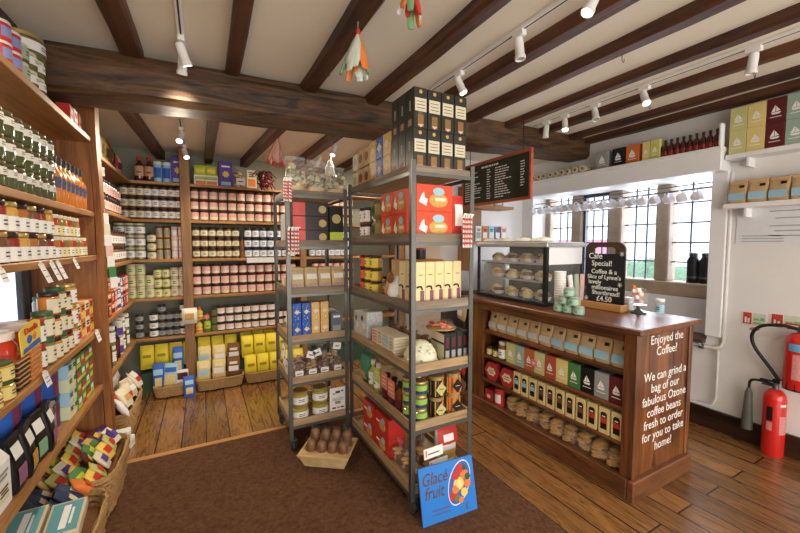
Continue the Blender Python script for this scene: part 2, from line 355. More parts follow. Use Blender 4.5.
STONE = mat('stone_sill', (.42, .33, .23), .85, var=.3, vs=9, bump=.6, bs=25); MULL = mat('mullion_stone', (.34, .27, .21), .8, var=.3, vs=10, bump=.5, bs=30)
XP = XW+.30
mb = MB().box(XP-.10, XP+.10, WY0, WY1, 1.02, 1.15, STONE, .01).box(XW+.2, XP, WY0, WY1, WZ0, 1.02, WHITE)
ms = []
for ua, ub in ((541, 550), (571, 581), (608, 621), (655, 669)):
    ya, yb = fy(ua, XP-.06, 240), fy(ub, XP-.06, 240); ms.append((yb, ya)); 
ms.sort()
win = mb.build('window_1', smooth=0); struct(win)
for a, b in ms: MB().box(XP-.07, XP+.08, a, b, 1.15, WZ1, MULL, .012).build('mullion', win)
MB().box(XW-.05, XW+.20, 1.445, WY1, WZ0-.03, WZ0+.004, LATH, .004).build('sill_board', win)
edges = [WY0-.02]+[v for p in ms for v in p]+[WY1+.02]; LEAD = M('lead_came', (.06, .065, .08), .5, metal=.4)
for i in range(0, len(edges), 2):
    a, b = edges[i], edges[i+1]; w = b-a; nv = 3 if w > .3 else 2
    q = MB()
    for k in range(1, nv): y = a+w*k/nv; q.box(XP, XP+.012, y-.006, y+.006, 1.15, WZ1, LEAD)
    for k in range(1, 5): z = 1.15+(WZ1-1.15)*k/5; q.box(XP, XP+.012, a, b, z-.006, z+.006, LEAD)
    if i == 4:      # iron casement frame
        for y0, y1 in ((a, a+.03), (b-.03, b)): q.box(XP-.03, XP+.02, y0, y1, 1.15, WZ1, LEAD)
        q.box(XP-.03, XP+.02, a, b, 1.15, 1.10, LEAD).box(XP-.03, XP+.02, a, b, WZ1-.03, WZ1, LEAD)
        q.tube([(XP-.05, a+.05, 1.30), (XP-.06, a+.12, 1.34), (XP-.05, a+.16, 1.42)], .006, LEAD)
    pf = q.build('leading', win); MB().box(XP+.004, XP+.008, a, b, 1.15, WZ1, GLASS).build('glass_pane', pf, 0)
# outside: ground, hedge, pink render
GR = mat('outside_paving', (.55, .55, .55), .9, var=.2, vs=3)
struct(MB().box(4.1, 16, -6, 14, -.12, -.06, GR).box(-9, -1.62, -6, 10, -.12, -.06, GR).build('ground_outside', smooth=0))
HED = mat('hedge_leaf', (.22, .38, .24), .8, var=.6, vs=30, bump=1., bs=20)
hb = MB(); r = random.Random(5)
for i in range(260):
    hb.ball((6.6+r.uniform(-.3, .3), r.uniform(-1, 4.4), r.uniform(.1, 1.12)), (r.uniform(.12, .22),)*3, HED, 6, 4)
hb.box(6.4, 7.1, -1, 4.4, -.07, 1.12, HED)
tag(hb.build('hedge'), 'clipped green hedge outside the mullioned window', 'hedge')
PKR = mat('pink_render', (.80, .38, .48), .8, var=.1)
pk = MB().box(9.0, 9.3, 5.7, 9.5, -.07, 1.62, PKR, .02)
tag(pk.build('garden_wall'), 'pink rendered wall outside beyond the hedge', 'wall')
# carpet and the wooden edge strip
CPT = mat('brown_carpet', (.115, .055, .030), .95, var=.75, vs=48, bump=1., bs=90, spec=.1)
cp = MB().box(-.93, 1.62, -2.4, 3.0, .0005, .012, CPT, .004).build('floor_mat', smooth=0)
tag(cp, 'large dark brown coir mat covering the floor between the shelves', 'mat')
struct(MB().box(-.93, 1.66, 3.0, 3.045, .0005, .014, SHW, .003).build('trim_3', smooth=0))

def fz(u, v, z): d = _ray(u, v); s = (z-EYE)/d.z; return d.x*s, d.y*s
# ------------------------------------------------------------------ wall shelving
ZB = [2.113, 1.743, 1.348, .963, .563]
NB = ['top', 'second', 'third', 'fourth', 'fifth']
bs = empty('wall_shelving', (-.6, YF, 0), 'pine wall shelving across the back of the shop, five boards high', 'shelving')
for z in ZB: MB().box(-.60, 2.40, YF, YF+.28, z-.028, z, SHW, .003).build('shelf', bs, 0)
for x0, x1 in ((-.192, -.102), (1.00, 1.07), (2.30, 2.38)): MB().box(x0, x1, YF-.015, YF+.28, 0, 2.46, UPRB, .005).build('upright', bs, 0)
ls = empty('wall_shelving', (LW, 3.05, 0), 'pine wall shelving along the far part of the left wall', 'shelving')
for z in ZB: MB().box(LW+.002, -.60, 3.07, YF+.28, z-.028, z, SHWY, .003).build('shelf', ls, 0)
ns = empty('wall_shelving', (LW, 1.0, 0), 'orange pine shelving close by on the left wall, full of jars', 'shelving')
ZL = dict(A=2.165, B=1.700, C=1.430, D=.955, E=.590)
for z in ZL.values(): MB().box(LW+.002, -.60, .9, 2.985, z-.032, z, SHWY, .003).build('shelf', ns, 0)
r = random.Random(2); ub = MB(); vs = []; n = 14
for k in range(n+1):
    z = 2.55*k/n; w = math.sin(k*.9)*.006
    vs += [(-.605+w, 2.985+r.uniform(-.002, .002), z), (-.57+w, 2.982, z), (-.565+w, 3.06, z), (-.605, 3.062, z)]
ub.add(vs, [(4*k+a, 4*k+(a+1) % 4, 4*k+4+(a+1) % 4, 4*k+4+a) for k in range(n) for a in range(4)]+[(4*n, 4*n+1, 4*n+2, 4*n+3)], UPR)
ub.box(LW+.002, -.605, 2.99, 3.055, 0, 2.55, UPR, .003)
ub.build('upright', ns, 35)

# ------------------------------------------------------------------ wheeled racks
def rack(x0, x1, y0, y1, zs, top, label, long_y=True):
    e = empty('wheeled_display_rack', (x0, y0, 0), label, 'rack')
    p = .027
    for xx, sx in ((x0, 1), (x1, -1)):
        for yy, sy in ((y0, 1), (y1, -1)):
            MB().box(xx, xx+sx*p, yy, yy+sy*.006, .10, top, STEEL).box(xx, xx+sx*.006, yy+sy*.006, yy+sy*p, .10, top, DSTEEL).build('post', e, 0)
            c = MB(); cx_, cy_ = xx+sx*.03, yy+sy*.03
            c.box(cx_-.022, cx_+.022, cy_-.022, cy_+.022, .088, .10, STEEL).box(cx_-.020, cx_-.016, cy_-.02, cy_+.025, .03, .09, STEEL).box(cx_+.016, cx_+.020, cy_-.02, cy_+.025, .03, .09, STEEL)
            f = c.build('castor', e, 0)
            w = MB(Matrix.Translation((cx_, cy_+.008, .044)) @ Matrix.Rotation(math.pi/2, 4, 'Y'))
            w.lathe([(.022, -.012), (.031, -.009), (.031, .009), (.022, .012)], M('castor_rubber', (.05, .05, .05), .6), 16); w.build('wheel', f, 40)
    for i, z in enumerate(zs):
        wm, wx = (TRAY, TRAYX) if i >= 3 else (wood('grey_tray_y', (.09, .07, .05), (.30, .24, .17), 'y', .6, 3, 14, .15), wood('grey_tray_x', (.09, .07, .05), (.30, .24, .17), 'x', .6, 3, 14, .15))
        a = .007; hh = .028 if i else .016
        s = MB().box(x0+a, x1-a, y0+a, y1-a, z-.014, z, TRAY if i else TRAY)
        s.box(x0+.008, x0+.020, y0+a, y1-a, z, z+hh, wm).box(x1-.020, x1-.008, y0+a, y1-a, z, z+hh, wm)
        s.box(x0+.020, x1-.020, y0+.008, y0+.020, z, z+hh, wx).box(x0+.020, x1-.020, y1-.020, y1-.008, z, z+hh, wx)
        s.box(x0+.008, x1-.008, y0+.0065, y0+.012, z-.02, z, wx).box(x0+.0065, x0+.012, y0+.008, y1-.008, z-.02, z, wm)
        f = s.build('shelf_tray', e, 0)
        t = .005
        MB().box(x0+.004, x1-.004, y0+.001, y0+t+.001, z-.038, z-.018, STEEL).box(x0+.001, x0+t+.001, y0+.004, y1-.004, z-.038, z-.018, STEEL).box(x0+.004, x1-.004, y1-t, y1, z-.038, z-.018, STEEL).box(x1-t, x1, y0+.004, y1-.004, z-.038, z-.018, STEEL).build('steel_rail', f, 0)
    return e
RX0, RX1, RY0, RY1 = .955, 1.365, 1.66, 2.595
Z1 = [1.895, 1.530, 1.165, .825, .505, .150]
rack(RX0, RX1, RY0, RY1, Z1, 1.935, 'tall wheeled steel rack with its corner post nearest, wine boxes on top')
SX0, SX1, SY0, SY1 = .505, .950, 2.605, 3.10
Z2 = [1.860, 1.500, 1.165, .825, .525, .215]
rack(SX0, SX1, SY0, SY1, Z2, 1.90, 'narrow wheeled steel rack with gift bags on its top tray')

# ------------------------------------------------------------------ counter
CY0, CY1, CX0, CX1 = 1.19, 2.72, 2.17, 2.775
ct = empty('shop_counter', (CX0, CY0, 0), 'dark oak shop counter with open shelves and white lettering on its end', 'counter')
mb = MB().box(CX0-.045, CX1+.03, CY0-.05, CY1+.02, .985, 1.02, CNTY, .008); mb.build('worktop', ct, 0)
MB().box(CX0+.0, CX1, CY0, CY0+.03, .126, .985, CNT, .002).build('end_panel', ct, 0)
MB().box(CX0-.012, CX0+.03, CY0-.012, CY0+.065, .126, .985, CNT, .004).build('corner_post', ct, 0)
MB().box(CX1-.03, CX1+.01, CY0-.012, CY0+.03, .126, .985, CNT, .004).build('corner_post', ct, 0)
MB().box(CX0, CX0+.025, 2.50, 2.56, .126, .985, CNT, .003).build('corner_post', ct, 0)
MB().box(CX0+.01, CX1, 2.54, CY1, .126, .985, CNT, .003).build('end_panel', ct, 0)
MB().box(CX0+.30, CX0+.32, CY0+.03, 2.54, .13, .985, wood('counter_back', (.02, .01, .005), (.07, .03, .012), 'z'), 0).build('back_panel', ct, 0)
MB().box(CX0-.004, CX0+.02, CY0+.06, 2.52, .925, .985, CNTY, .003).build('top_rail', ct, 0)
ZK = [.745, .525, .310, .108]
for z in ZK: MB().box(CX0+.002, CX0+.30, CY0+.03, 2.54, z-.022, z, CNTY, .002).build('shelf', ct, 0)
MB().box(CX0-.03, CX0+.01, CY0+.012, CY1, 0, .125, CNTY, .006).box(CX0-.03, CX1+.02, CY0-.03, CY0+.01, 0, .125, wood('counter_oak_x', (.08, .025, .009), (.25, .095, .035), 'x', .3, 3.5, 14, .12, .4), .006).box(CX1-.02, CX1+.02, CY0+.012, CY1, 0, .125, CNTY, .006).build('plinth', ct, 0)
tx = MB()
LN = ['Enjoyed the', 'Coffee?', '', 'We can grind a', 'bag of our', 'fabulous Ozone', 'coffee beans', 'fresh to order', 'for you to take', 'home!']
for i, s in enumerate(LN):
    if s: tx.text(s, .077, WINK, facing(0, (CX0+.325, CY0-.0015, .905-i*.0735)), sx=1.0, bold=.0)
tx.build('white_lettering', ct, 0)

# ------------------------------------------------------------------ product makers
def jar(key, r, h, cont, lid, lab, l0=.2, l1=.68, band=None, lidh=.17, cat='jar', name='preserve_jar', seg=12):
    k = r
    if name == 'preserve_jar':
        for w_, n_ in (('s_', 'chutney_jar'), ('jam', 'jam_jar'), ('wb1', 'marmalade_jar'), ('dk1', 'jelly_jar'), ('pw', 'pate_jar'), ('grn', 'pickle_jar'), ('gy', 'mustard_jar'), ('slate', 'spread_jar'), ('brownj', 'pickle_jar'), ('ch', 'chutney_jar'), ('hon', 'honey_jar')):
            if key.startswith(w_): name = n_; break
    b = MB().lathe([(k*.86, 0), (k, .006), (k, h*.76), (k*.84, h*(1-lidh)), (k*.84, h*.95)], cont, seg).mesh(key)
    ld = MB().lathe([(k*.90, h*(1-lidh)), (k*.94, h*(1-lidh)+.003), (k*.94, h-.003), (k*.88, h)], lid, seg).mesh(key+'_lid')
    parts = [('lid', ld)]
    if lab:
        lb = MB().lathe([(k*1.012, h*l0), (k*1.012, h*l1)], lab, seg, a0=-math.pi*.96, a1=-math.pi*.04)
        if band: c, a, d = band; lb.lathe([(k*1.022, h*(l0+(l1-l0)*a)), (k*1.022, h*(l0+(l1-l0)*d))], c, seg, a0=-math.pi*.94, a1=-math.pi*.06)
        else:
            for q in (.35, .6): lb.lathe([(k*1.022, h*(l0+(l1-l0)*q)), (k*1.022, h*(l0+(l1-l0)*(q+.1)))], INK, 4, a0=-math.pi*.62, a1=-math.pi*.38)
        parts.append(('label', lb.mesh(key+'_label', 60)))
    return Proto(name, cat, b, parts)
def bottle(key, r, h, cont, cap, lab, neck=.35, l0=.2, l1=.6, name='glass_bottle', seg=12):
    nr = r*.4; z1 = h*.62
    b = MB().lathe([(r*.9, 0), (r, .006), (r, z1), (nr, z1+h*.14), (nr, h*.9)], cont, seg).mesh(key)
    c = MB().lathe([(nr*1.25, h*.84), (nr*1.25, h), (nr*1.0, h+.001)], cap, seg).mesh(key+'_cap')
    lb = MB().lathe([(r*1.015, h*l0), (r*1.015, h*l1)], lab, seg, a0=-math.pi*.95, a1=-math.pi*.05)
    lb.lathe([(r*1.03, h*(l0+.12)), (r*1.03, h*(l0+.17))], INK, 4, a0=-math.pi*.65, a1=-math.pi*.35)
    return Proto(name, 'bottle', b, [('cap', c), ('label', lb.mesh(key+'_label', 60))])
def carton(key, w, d, h, col, parts=(), name='carton', cat='box', ch=.002, side=None):
    """parts: (part name, function drawing on the front face into an MB)"""
    b = MB().box(-w/2, w/2, 0, d, 0, h, col, ch)
    ps = []
    for pn, fn in parts:
        q = MB(); fn(q, w, d, h); ps.append((pn, q.mesh(key+'_'+pn, 0)))
    lid = MB().box(-w/2+.003, w/2-.003, .004, d-.003, h, h+.0012, side or col); ps.append(('top_flap', lid.mesh(key+'_flap', 0)))
    return Proto(name, cat, b.mesh(key, 0), ps)
def panel(x0, x1, z0, z1, m, e=.0012):
    return lambda q, w, d, h: q.box(x0*w, x1*w, -e, .0006, z0*h, z1*h, m)
def both(*fs):
    def f(q, w, d, h):
        for g_ in fs: g_(q, w, d, h)
    return f
def lines(x0, x1, z0, z1, n, m=INK, e=.002):
    def f(q, w, d, h):
        for i in range(n):
            z = z1+(z0-z1)*(i+.5)/n; t = (z1-z0)/n*.28; k = .75 if i % 2 else 1
            q.box(x0*w*k, x1*w*k, -e, 0, (z-t)*h, (z+t)*h, m)
    return f
def disc(cx_, cz, r, m, n=18, e=.0018, sx=1.):
    def f(q, w, d, h): q.prism([(cx_*w+r*sx*math.cos(2*math.pi*i/n), cz*h+r*math.sin(2*math.pi*i/n)) for i in range(n)], -e, .0004, m, 'y')
    return f
def ship(q, w, d, h):        # small sailing ship emblem
    s = w*.26; z = h*.42; c = WINK
    q.prism([(-s, z), (s, z), (s*.7, z-s*.5), (-s*.7, z-s*.5)][::-1], -.0018, 0, c, 'y')
    q.prism([(-s*.15, z+s*.15), (-s*.15, z+s*1.9), (-s*.95, z+s*.15)], -.0018, 0, c, 'y').prism([(0, z+s*.15), (s*.85, z+s*.3), (0, z+s*1.6)], -.0018, 0, c, 'y')
    q.box(-w*.3, w*.3, -.0018, 0, h*.22, h*.245, c)
def pouch(key, w, d, h, col, parts, name='coffee_bag', cat='bag', bend=.0):
    b = MB().loft([(0, w*.94, d*.9), (.008, w, d), (h*.35, w*1.0, d*.98), (h*.62, w, d*.7, 0, 0), (h*.86, w*.98, d*.22, 0, bend*.5), (h*.9, w*.97, .008, 0, bend*.6)], col, 16, 5)
    fold = MB().box(-w*.485, w*.485, -.012+bend*.6, .010+bend*.6, h*.88, h, col, .003)
    ps = [('folded_top', fold.mesh(key+'_fold', 0))]
    for pn, m, x0, x1, z0, z1 in parts:
        q = MB(); n = 6
        def yy(z):
            t = z; dd = d*.5
            return -(dd+.002 if t < .35 else dd*(1-(t-.35)/.27*.3)+.002 if t < .62 else dd*(.7-(t-.62)/.24*.48)+.002)
        vs = []
        for k in range(n+1):
            t = z0+(z1-z0)*k/n
            for x in (x0*w, x1*w): vs.append((x, yy(t)-.001, t*h))
        q.add(vs, [(2*k, 2*k+1, 2*k+3, 2*k+2) for k in range(n)], m); ps.append((pn, q.mesh(key+'_'+pn, 0)))
    return Proto(name, cat, b.mesh(key, 50), ps)
def packet(key, w, d, h, col, parts=(), name='snack_packet', cat='packet', crimp=True):
    """pillow packet standing up"""
    s = [(0, w*.94, .004), (h*.05, w*.96, .008), (h*.14, w, d*.6), (h*.35, w, d), (h*.65, w, d), (h*.86, w, d*.6), (h*.95, w*.96, .008), (h, w*.94, .004)]
    b = MB().loft(s, col, 14, 2.6); ps = []
    for pn, m, x0, x1, z0, z1 in parts:
        q = MB(); vs = []; n = 6
        for k in range(n+1):
            t = z0+(z1-z0)*k/n; e = d/2*(1 if .35 <= t <= .65 else .6+.4*min(t-.14, .86-t)/.21 if .14 <= t <= .86 else .3)
            for x in (x0, (x0+x1)/2, x1): vs.append((x*w, -e*(1-abs(x)**3*2)-.003, t*h))
        fs = []
        for k in range(n): fs += [(3*k, 3*k+1, 3*k+4, 3*k+3), (3*k+1, 3*k+2, 3*k+5, 3*k+4)]
        q.add(vs, fs, m); ps.append((pn, q.mesh(key+'_'+pn, 60)))
    q = MB().box(-w*.46, w*.46, -.003, .003, h-.012, h+.002, col); ps.append(('crimped_seal', q.mesh(key+'_seal', 0)))
    return Proto(name, cat, b.mesh(key, 50), ps)
def filmbag(key, w, d, h, fill, food, seed=1, n=14, size=.02, flat=.5, name='biscuit_bag', cat='bag', tagm=None, fillh=.75, tall=1.25):
    """clear bag with its contents and a gathered top"""
    r = random.Random(seed); c = MB()
    for i in range(n):
        z = size*flat+fillh*h*(i/n)
        c.ball((r.uniform(-1, 1)*(w/2-size), r.uniform(-1, 1)*max(0, d/2-size), z), (size*r.uniform(.9, 1.2), size*r.uniform(.9, 1.2), size*flat), food, 8, 4)
    c.loft([(0, w*.5, d*.5), (h*fillh*.85, w*.4, d*.4)], BROWN, 10)
    b = MB().loft([(0, w*.85, d*.85), (.01, w, d), (h*.6, w*1.02, d*1.02), (h*.8, w*.8, d*.7), (h*.9, w*.25, d*.25), (h, w*.18, d*.18), (h*tall*.9, w*.55, d*.4), (h*tall, w*.6, d*.15)], FILM, 14, 2.5, cap=False)
    ps = [('biscuits' if food is BISC else 'contents', c.mesh(key+'_food', 60))]
    if tagm: ps.append(('paper_label', MB().box(-w*.3, w*.3, -d/2-.004, -d/2-.002, h*.12, h*.48, tagm).box(-w*.2, w*.2, -d/2-.005, -d/2-.004, h*.28, h*.33, INK).mesh(key+'_tag', 0)))
    return Proto(name, cat, b.mesh(key, 60), ps)
def tubtin(key, r, h, col, lid, lab=None, name='round_tin', seg=16):
    b = MB().lathe([(r, 0), (r, h*.9)], col, seg).mesh(key); l = MB().lathe([(r*1.03, h*.86), (r*1.03, h-.002), (r, h)], lid, seg).mesh(key+'_lid'); ps = [('lid', l)]
    if lab: ps.append(('label', MB().lathe([(r*1.01, h*.2), (r*1.01, h*.7)], lab, seg, a0=-math.pi*.8, a1=-math.pi*.2).mesh(key+'_label')))
    return Proto(name, 'tin', b, ps)
def ticket(loc, rz, label, w=.055, h=.04, group=None, tilt=-.25):
    b = MB().box(-w/2, w/2, -.0015, 0, -h, 0, PAPER); q = MB()
    for k in range(2): q.box(-w*.35, w*.3, -.0022, -.0015, -h*(.35+.3*k)-.003, -h*(.35+.3*k), INK)
    q.box(-w*.1, w*.1, -.006, .004, -.004, .008, LIDS)
    Proto('price_ticket', 'price ticket', b.mesh('ticket', 0), [('printed_lines', q.mesh('ticket_print', 0))]).put(loc, rz, label, group, rx=tilt)
def basket(x0, x1, y0, y1, h, label, m=WICK, flare=.02, z0=.014, name='wicker_basket', rows=7):
    """woven basket: wavy horizontal strands round a tapering rectangle, rim and floor"""
    cx_, cy_ = (x0+x1)/2, (y0+y1)/2; e = empty(name, (cx_, cy_, z0), label, 'basket')
    w, d = x1-x0, y1-y0; st = MB()
    def ring(z, k, off, ph, n=44):
        pts = []
        for i in range(n):
            a = 2*math.pi*i/n; c, s = math.cos(a), math.sin(a); p = 5
            rx = (w/2-flare*(1-k))+off*math.cos(i*math.pi+ph); ry = (d/2-flare*(1-k))+off*math.cos(i*math.pi+ph)
            pts.append((cx_+rx*math.copysign(abs(c)**(2/p), c), cy_+ry*math.copysign(abs(s)**(2/p), s), z0+z))
        return pts
    for j in range(rows): st.tube(ring(h*(j+.5)/rows, (j+.5)/rows, .003, math.pi*(j % 2)), h/rows*.56, m, 5, True)
    st.build('woven_side', e, 60)
    MB().tube(ring(h, 1, .003, 0), .009, m, 6, True).build('rim', e, 60)
    MB().box(x0+flare+.005, x1-flare-.005, y0+flare+.005, y1-flare-.005, z0+.002, z0+.012, m).build('basket_base', e, 0)
    return e
def grid(P, pts, z, n, dz, rz, desc, place, group, jit=.0, along='along'):
    N_ = n if isinstance(n, (list, tuple)) else [n]*len(pts)
    for i, (x, y) in enumerate(pts):
        for k in range(N_[i]):
            row = f'in {lvl(k, max(N_))} row' if max(N_) > 1 else 'in line'
            P.put((x+rnd.uniform(-jit, jit), y+rnd.uniform(-jit, jit), z+.001+k*dz), rz+rnd.uniform(-.06, .06), f'{desc}, {ORD[i]} {along} {row}, {place}', group)
RN, RE, RL = 0, -math.pi/2, math.pi/2      # facing the camera side (-y), facing -x, facing +x

# ------------------------------------------------------------------ back shelving goods
yb = YF+.06
def bx(us, y=None, v=266): return [(fx(u, y or yb, v), y or yb) for u in us]
# narrow bay
P = bottle('red_sauce', .040, .235, JAMD, LIDR, mat('sauce_label', (.55, .30, .16)), name='sauce_bottle')
grid(P, bx([139, 149], v=165), ZB[0], 1, 0, RN, 'dark red sauce bottle with tan label', 'top back shelf', 'sauce bottles on the top back shelf')
P = tubtin('blue_tube', .036, .20, LBLUE, LIDW, BLUE, 'cylindrical_tin')
grid(P, bx([157.5, 166.5], v=165), ZB[0], 1, 0, RN, 'pale blue cylindrical drinks tin', 'top back shelf', 'blue tins on the top back shelf')
def star(q, w, d, h):
    n = 16; q.prism([((.30 if i % 2 else .18)*w*math.cos(i*2*math.pi/n), h*.5+(.30 if i % 2 else .18)*w*math.sin(i*2*math.pi/n)) for i in range(n)], -.0018, 0, YEL, 'y')
PC = carton('purple', .135, .08, .265, PURPLE, [('emblem', star), ('label', both(panel(-.35, .35, .06, .2, LBLUE), panel(-.3, .3, .78, .84, WINK)))], name='purple_carton')
PC.put((fx(178, yb, 165), yb, ZB[0]+.001), 0, 'tall purple carton with yellow sunburst next to blue tins')
PC.put((fx(225.5, yb, 165), yb, ZB[0]+.001), .05, 'tall purple carton with yellow sunburst between snack boxes and clear bag')
P = jar('s_cream', .037, .108, CHUT, LIDB, CREAM, .15, .72)
P2 = jar('s_white', .037, .108, CHUT, LIDB, PAPER, .15, .72)
grid(P, bx([127, 135, 143]), ZB[1], 3, .109, RN, 'black-lidded chutney jar with cream label', 'second narrow back shelf', 'small chutney jars, narrow bay')
grid(P2, bx([150.5, 158, 166, 173.5, 181]), ZB[1], 3, .109, RN, 'black-lidded chutney jar with white label', 'second narrow back shelf', 'small chutney jars, narrow bay')
P = jar('pickled', .047, .117, PICK, LIDS, PAPER, .18, .7)
grid(P, bx([121, 131, 141]), ZB[2], 3, .118, RN, 'gold-lidded pickle jar with white label', 'third narrow back shelf', 'pickle jars, narrow bay')
P = jar('yel', .040, .085, MUST, LIDB, CREAM, .2, .7)
grid(P, bx([152.5]), ZB[2], 3, .086, RN, 'squat yellow-green mustard jar', 'third narrow back shelf', 'mustard jars, narrow bay')
for j, (u, c) in enumerate(((160.5, BISC), (168, BISC), (175.5, LPINK), (182.5, LPINK))):
    P = tubtin('tin%d' % j, .028, .108, c, LIDW if j > 1 else LIDB, GREY if j < 2 else PAPER, 'spice_tin')
    grid(P, bx([u]), ZB[2], 3, .109, RN, ['brown', 'gold', 'pale pink', 'pink'][j]+' slim spice tin', 'third narrow back shelf', 'spice tins, narrow bay')
PG = jar('gy', .043, .112, MUST, LIDS, mat('pale_green_label', (.62, .64, .34)), .12, .78)
grid(PG, bx([131, 140, 149]), ZB[3], [3, 3, 2], .113, RN, 'large green-labelled jar with pale lid', 'fourth narrow back shelf', 'green labelled jars, narrow bay')
PY = jar('gy2', .037, .098, CURD, LIDGN, mat('lemon_label', (.70, .68, .36)), .12, .75)
grid(PY, bx([157.5, 165.5]), ZB[3], 3, .099, RN, 'lemon-labelled jar with green lid', 'fourth narrow back shelf', 'lemon labelled jars, narrow bay')
PW = jar('crm', .038, .098, MUST, LIDS, CREAM, .12, .8)
grid(PW, bx([174, 182.5]), ZB[3], [3, 3], .099, RN, 'cream-labelled jar with pale lid', 'fourth narrow back shelf', 'cream labelled jars, narrow bay')
PD = jar('slate', .036, .080, SLATE, LIDB, GREY, .2, .7)
grid(PD, bx([137, 160, 167.5, 175]), ZB[4], [3, 4, 3, 3], .081, RN, 'small slate-grey jar with black lid', 'fifth narrow back shelf', 'slate jars, narrow bay')
PWH = jar('sw', .040, .080, SLATE, LIDB, PAPER, .15, .8)
grid(PWH, bx([151.5, 182.5]), ZB[4], [3, 4], .081, RN, 'small dark jar with white label', 'fifth narrow back shelf', 'white labelled jars, narrow bay')
# wide bay
snk = carton('snack', .122, .07, .105, PAPER, [('label', both(panel(-.4, .4, .1, .45, ORANGE), panel(-.42, .42, .55, .85, mat('leaf_label', (.35, .5, .15)))))], name='snack_box')
for i, u in enumerate((200.5, 211.5)): snk.put((fx(u, yb, 175)+.0, yb, ZB[0]+.001), 0, f'white snack box with green and orange print, {ORD[i]} from the shelf post')
lm = packet('limep', .11, .06, .10, LIME, [('label', YEL, -.35, .35, .3, .6)], 'yellow_packet')
for i, u in enumerate((199.5, 211)): lm.put((fx(u, yb, 165), yb+.035, ZB[0]+.109), 0, f'lime yellow packet lying atop snack box, {ORD[i]} from the shelf post')
filmbag('bigfilm', .14, .09, .20, 0, PASTA, 4, 16, .022, .6, 'pasta_bag', 'bag', PAPER, .8, 1.1).put((fx(240, yb, 170), yb+.01, ZB[0]+.001), 0, 'clear bag of pale pasta beside purple carton, top back shelf')
carton('upw', .10, .06, .20, CREAM, [('label', both(panel(-.4, .4, .1, .5, ORANGE), lines(-.3, .3, .6, .9, 3)))], name='cream_carton').put((fx(251.5, yb, 170), yb, ZB[0]+.001), 0, 'cream carton half hidden behind the chilli garland')
PJ = jar('jam1', .0405, .107, JAMR, LIDB, mat('pink_jam_label', (.74, .42, .36)), .1, .78, (CREAM, .0, .42))
us = [196.5+8.05*i for i in range(11)]; xs0 = fx(196.5, yb); dx = .0895
WID = [(xs0+dx*i, yb) for i in range(20)]
skip = lambda L_: [p for p in L_ if not (.955 < p[0] < 1.12)]
WID = skip(WID)
grid(PJ, WID, ZB[1], 3, .108, RN, 'black-lidded jam jar, pink and cream label', 'second wide back shelf', 'jam jars on the second wide back shelf')
PH = jar('dk1', .036, .108, CHUT, LIDB, mat('butter_label', (.74, .70, .50)), .2, .68)
xs1 = fx(197, yb); grid(PH, [(xs1+.0755*i, yb) for i in range(6)], ZB[2], 3, .109, RN, 'dark jelly jar with butter-coloured label', 'third wide back shelf', 'jelly jars on the third back shelf')
P = bottle('brownb', .022, .24, mat('amber', (.30, .10, .02), .15, coat=.8), LIDB, BROWN, name='syrup_bottle')
grid(P, bx([237, 242.5]), ZB[2], 1, 0, RN, 'amber syrup bottle between jelly and marmalade jars', 'third back shelf', 'amber bottles')
PB = jar('wb1', .037, .108, NAVY, LIDB, mat('bluewhite_label', (.74, .78, .84)), .12, .74)
xs2 = fx(248.5, yb); L3 = skip([(xs2+.079*i, yb) for i in range(16)])
grid(PB, L3, ZB[2], 3, .109, RN, 'dark jar with blue-white label', 'third wide back shelf', 'blue-white labelled jars')
MB_ = MB().box(fx(247, YF)-.0, fx(247, YF)+.29, YF-.004, YF-.001, ZB[2]-.055, ZB[2]+.002, PAPER)
tag(MB_.build('shelf_strip', smooth=0), 'long blank white ticket strip clipped on third back shelf edge', 'ticket strip')
PJ2 = jar('jam2', .0405, .107, JAMR, LIDB, mat('rose_label', (.78, .47, .42)), .1, .78, (CREAM, .0, .35))
grid(PJ2, WID, ZB[3], 3, .108, RN, 'dark-lidded jam jar, rose label', 'fourth wide back shelf', 'rose labelled jam jars')
PO = bottle('bear', .036, .215, YEL, ORANGE, YEL, name='honey_bottle')
def bear():
    b = MB().lathe([(.034, 0), (.037, .01), (.037, .035), (.028, .045), (.034, .06), (.034, .08), (.022, .095), (.012, .105), (.012, .112)], YEL, 12).mesh('bear'); c = MB().lathe([(.014, .105), (.014, .12), (.004, .138)], ORANGE, 8).mesh('bearcap')
    return Proto('squeezy_honey_bottle', 'bottle', b, [('nozzle_cap', c), ('label', MB().lathe([(.0375, .012), (.0375, .034)], ORANGE, 10, a0=-2.8, a1=-.3).mesh('bearlab'))])
PO = bear(); PO.put((fx(199, yb, 320), yb, ZB[4]+.001), 0, 'lower of two stacked yellow squeezy honey bottles'); PO.put((fx(199, yb, 300), yb, ZB[4]+.140), 0, 'upper of two stacked yellow squeezy honey bottles')
gb = bottle('greenb', .034, .19, mat('green_oil', (.12, .22, .06), .15, coat=.8), LIDR, LIME, name='oil_bottle'); gb.put((fx(207, yb, 310), yb, ZB[4]+.001), 0, 'green oil bottle with a pink star tag, fifth back shelf')
st = MB(Matrix.Translation((fx(206.5, yb-.06, 309), yb-.06, ZB[4]+.17))); n = 12
st.prism([((.035 if i % 2 else .018)*math.cos(i*2*math.pi/n), (.035 if i % 2 else .018)*math.sin(i*2*math.pi/n)) for i in range(n)], 0, .002, PINK, 'y')
st.tube([(0, .001, .03), (0, .02, .04)], .001, PINK); tag(st.build('star_tag', smooth=0), 'pink star-shaped tag hanging on the green oil bottle', 'tag')
PS = jar('pw', .0405, .088, CHUT, LIDB, mat('blush_label', (.80, .62, .56)), .12, .78, (PAPER, .0, .4))
xs3 = fx(221, yb, 320); L5 = skip([(xs3+.087*i, yb) for i in range(13)])
grid(PS, L5, ZB[4], [3]*7+[2]*20, .089, RN, 'dark-lidded pate jar, blush label', 'fifth wide back shelf', 'blush labelled jars')
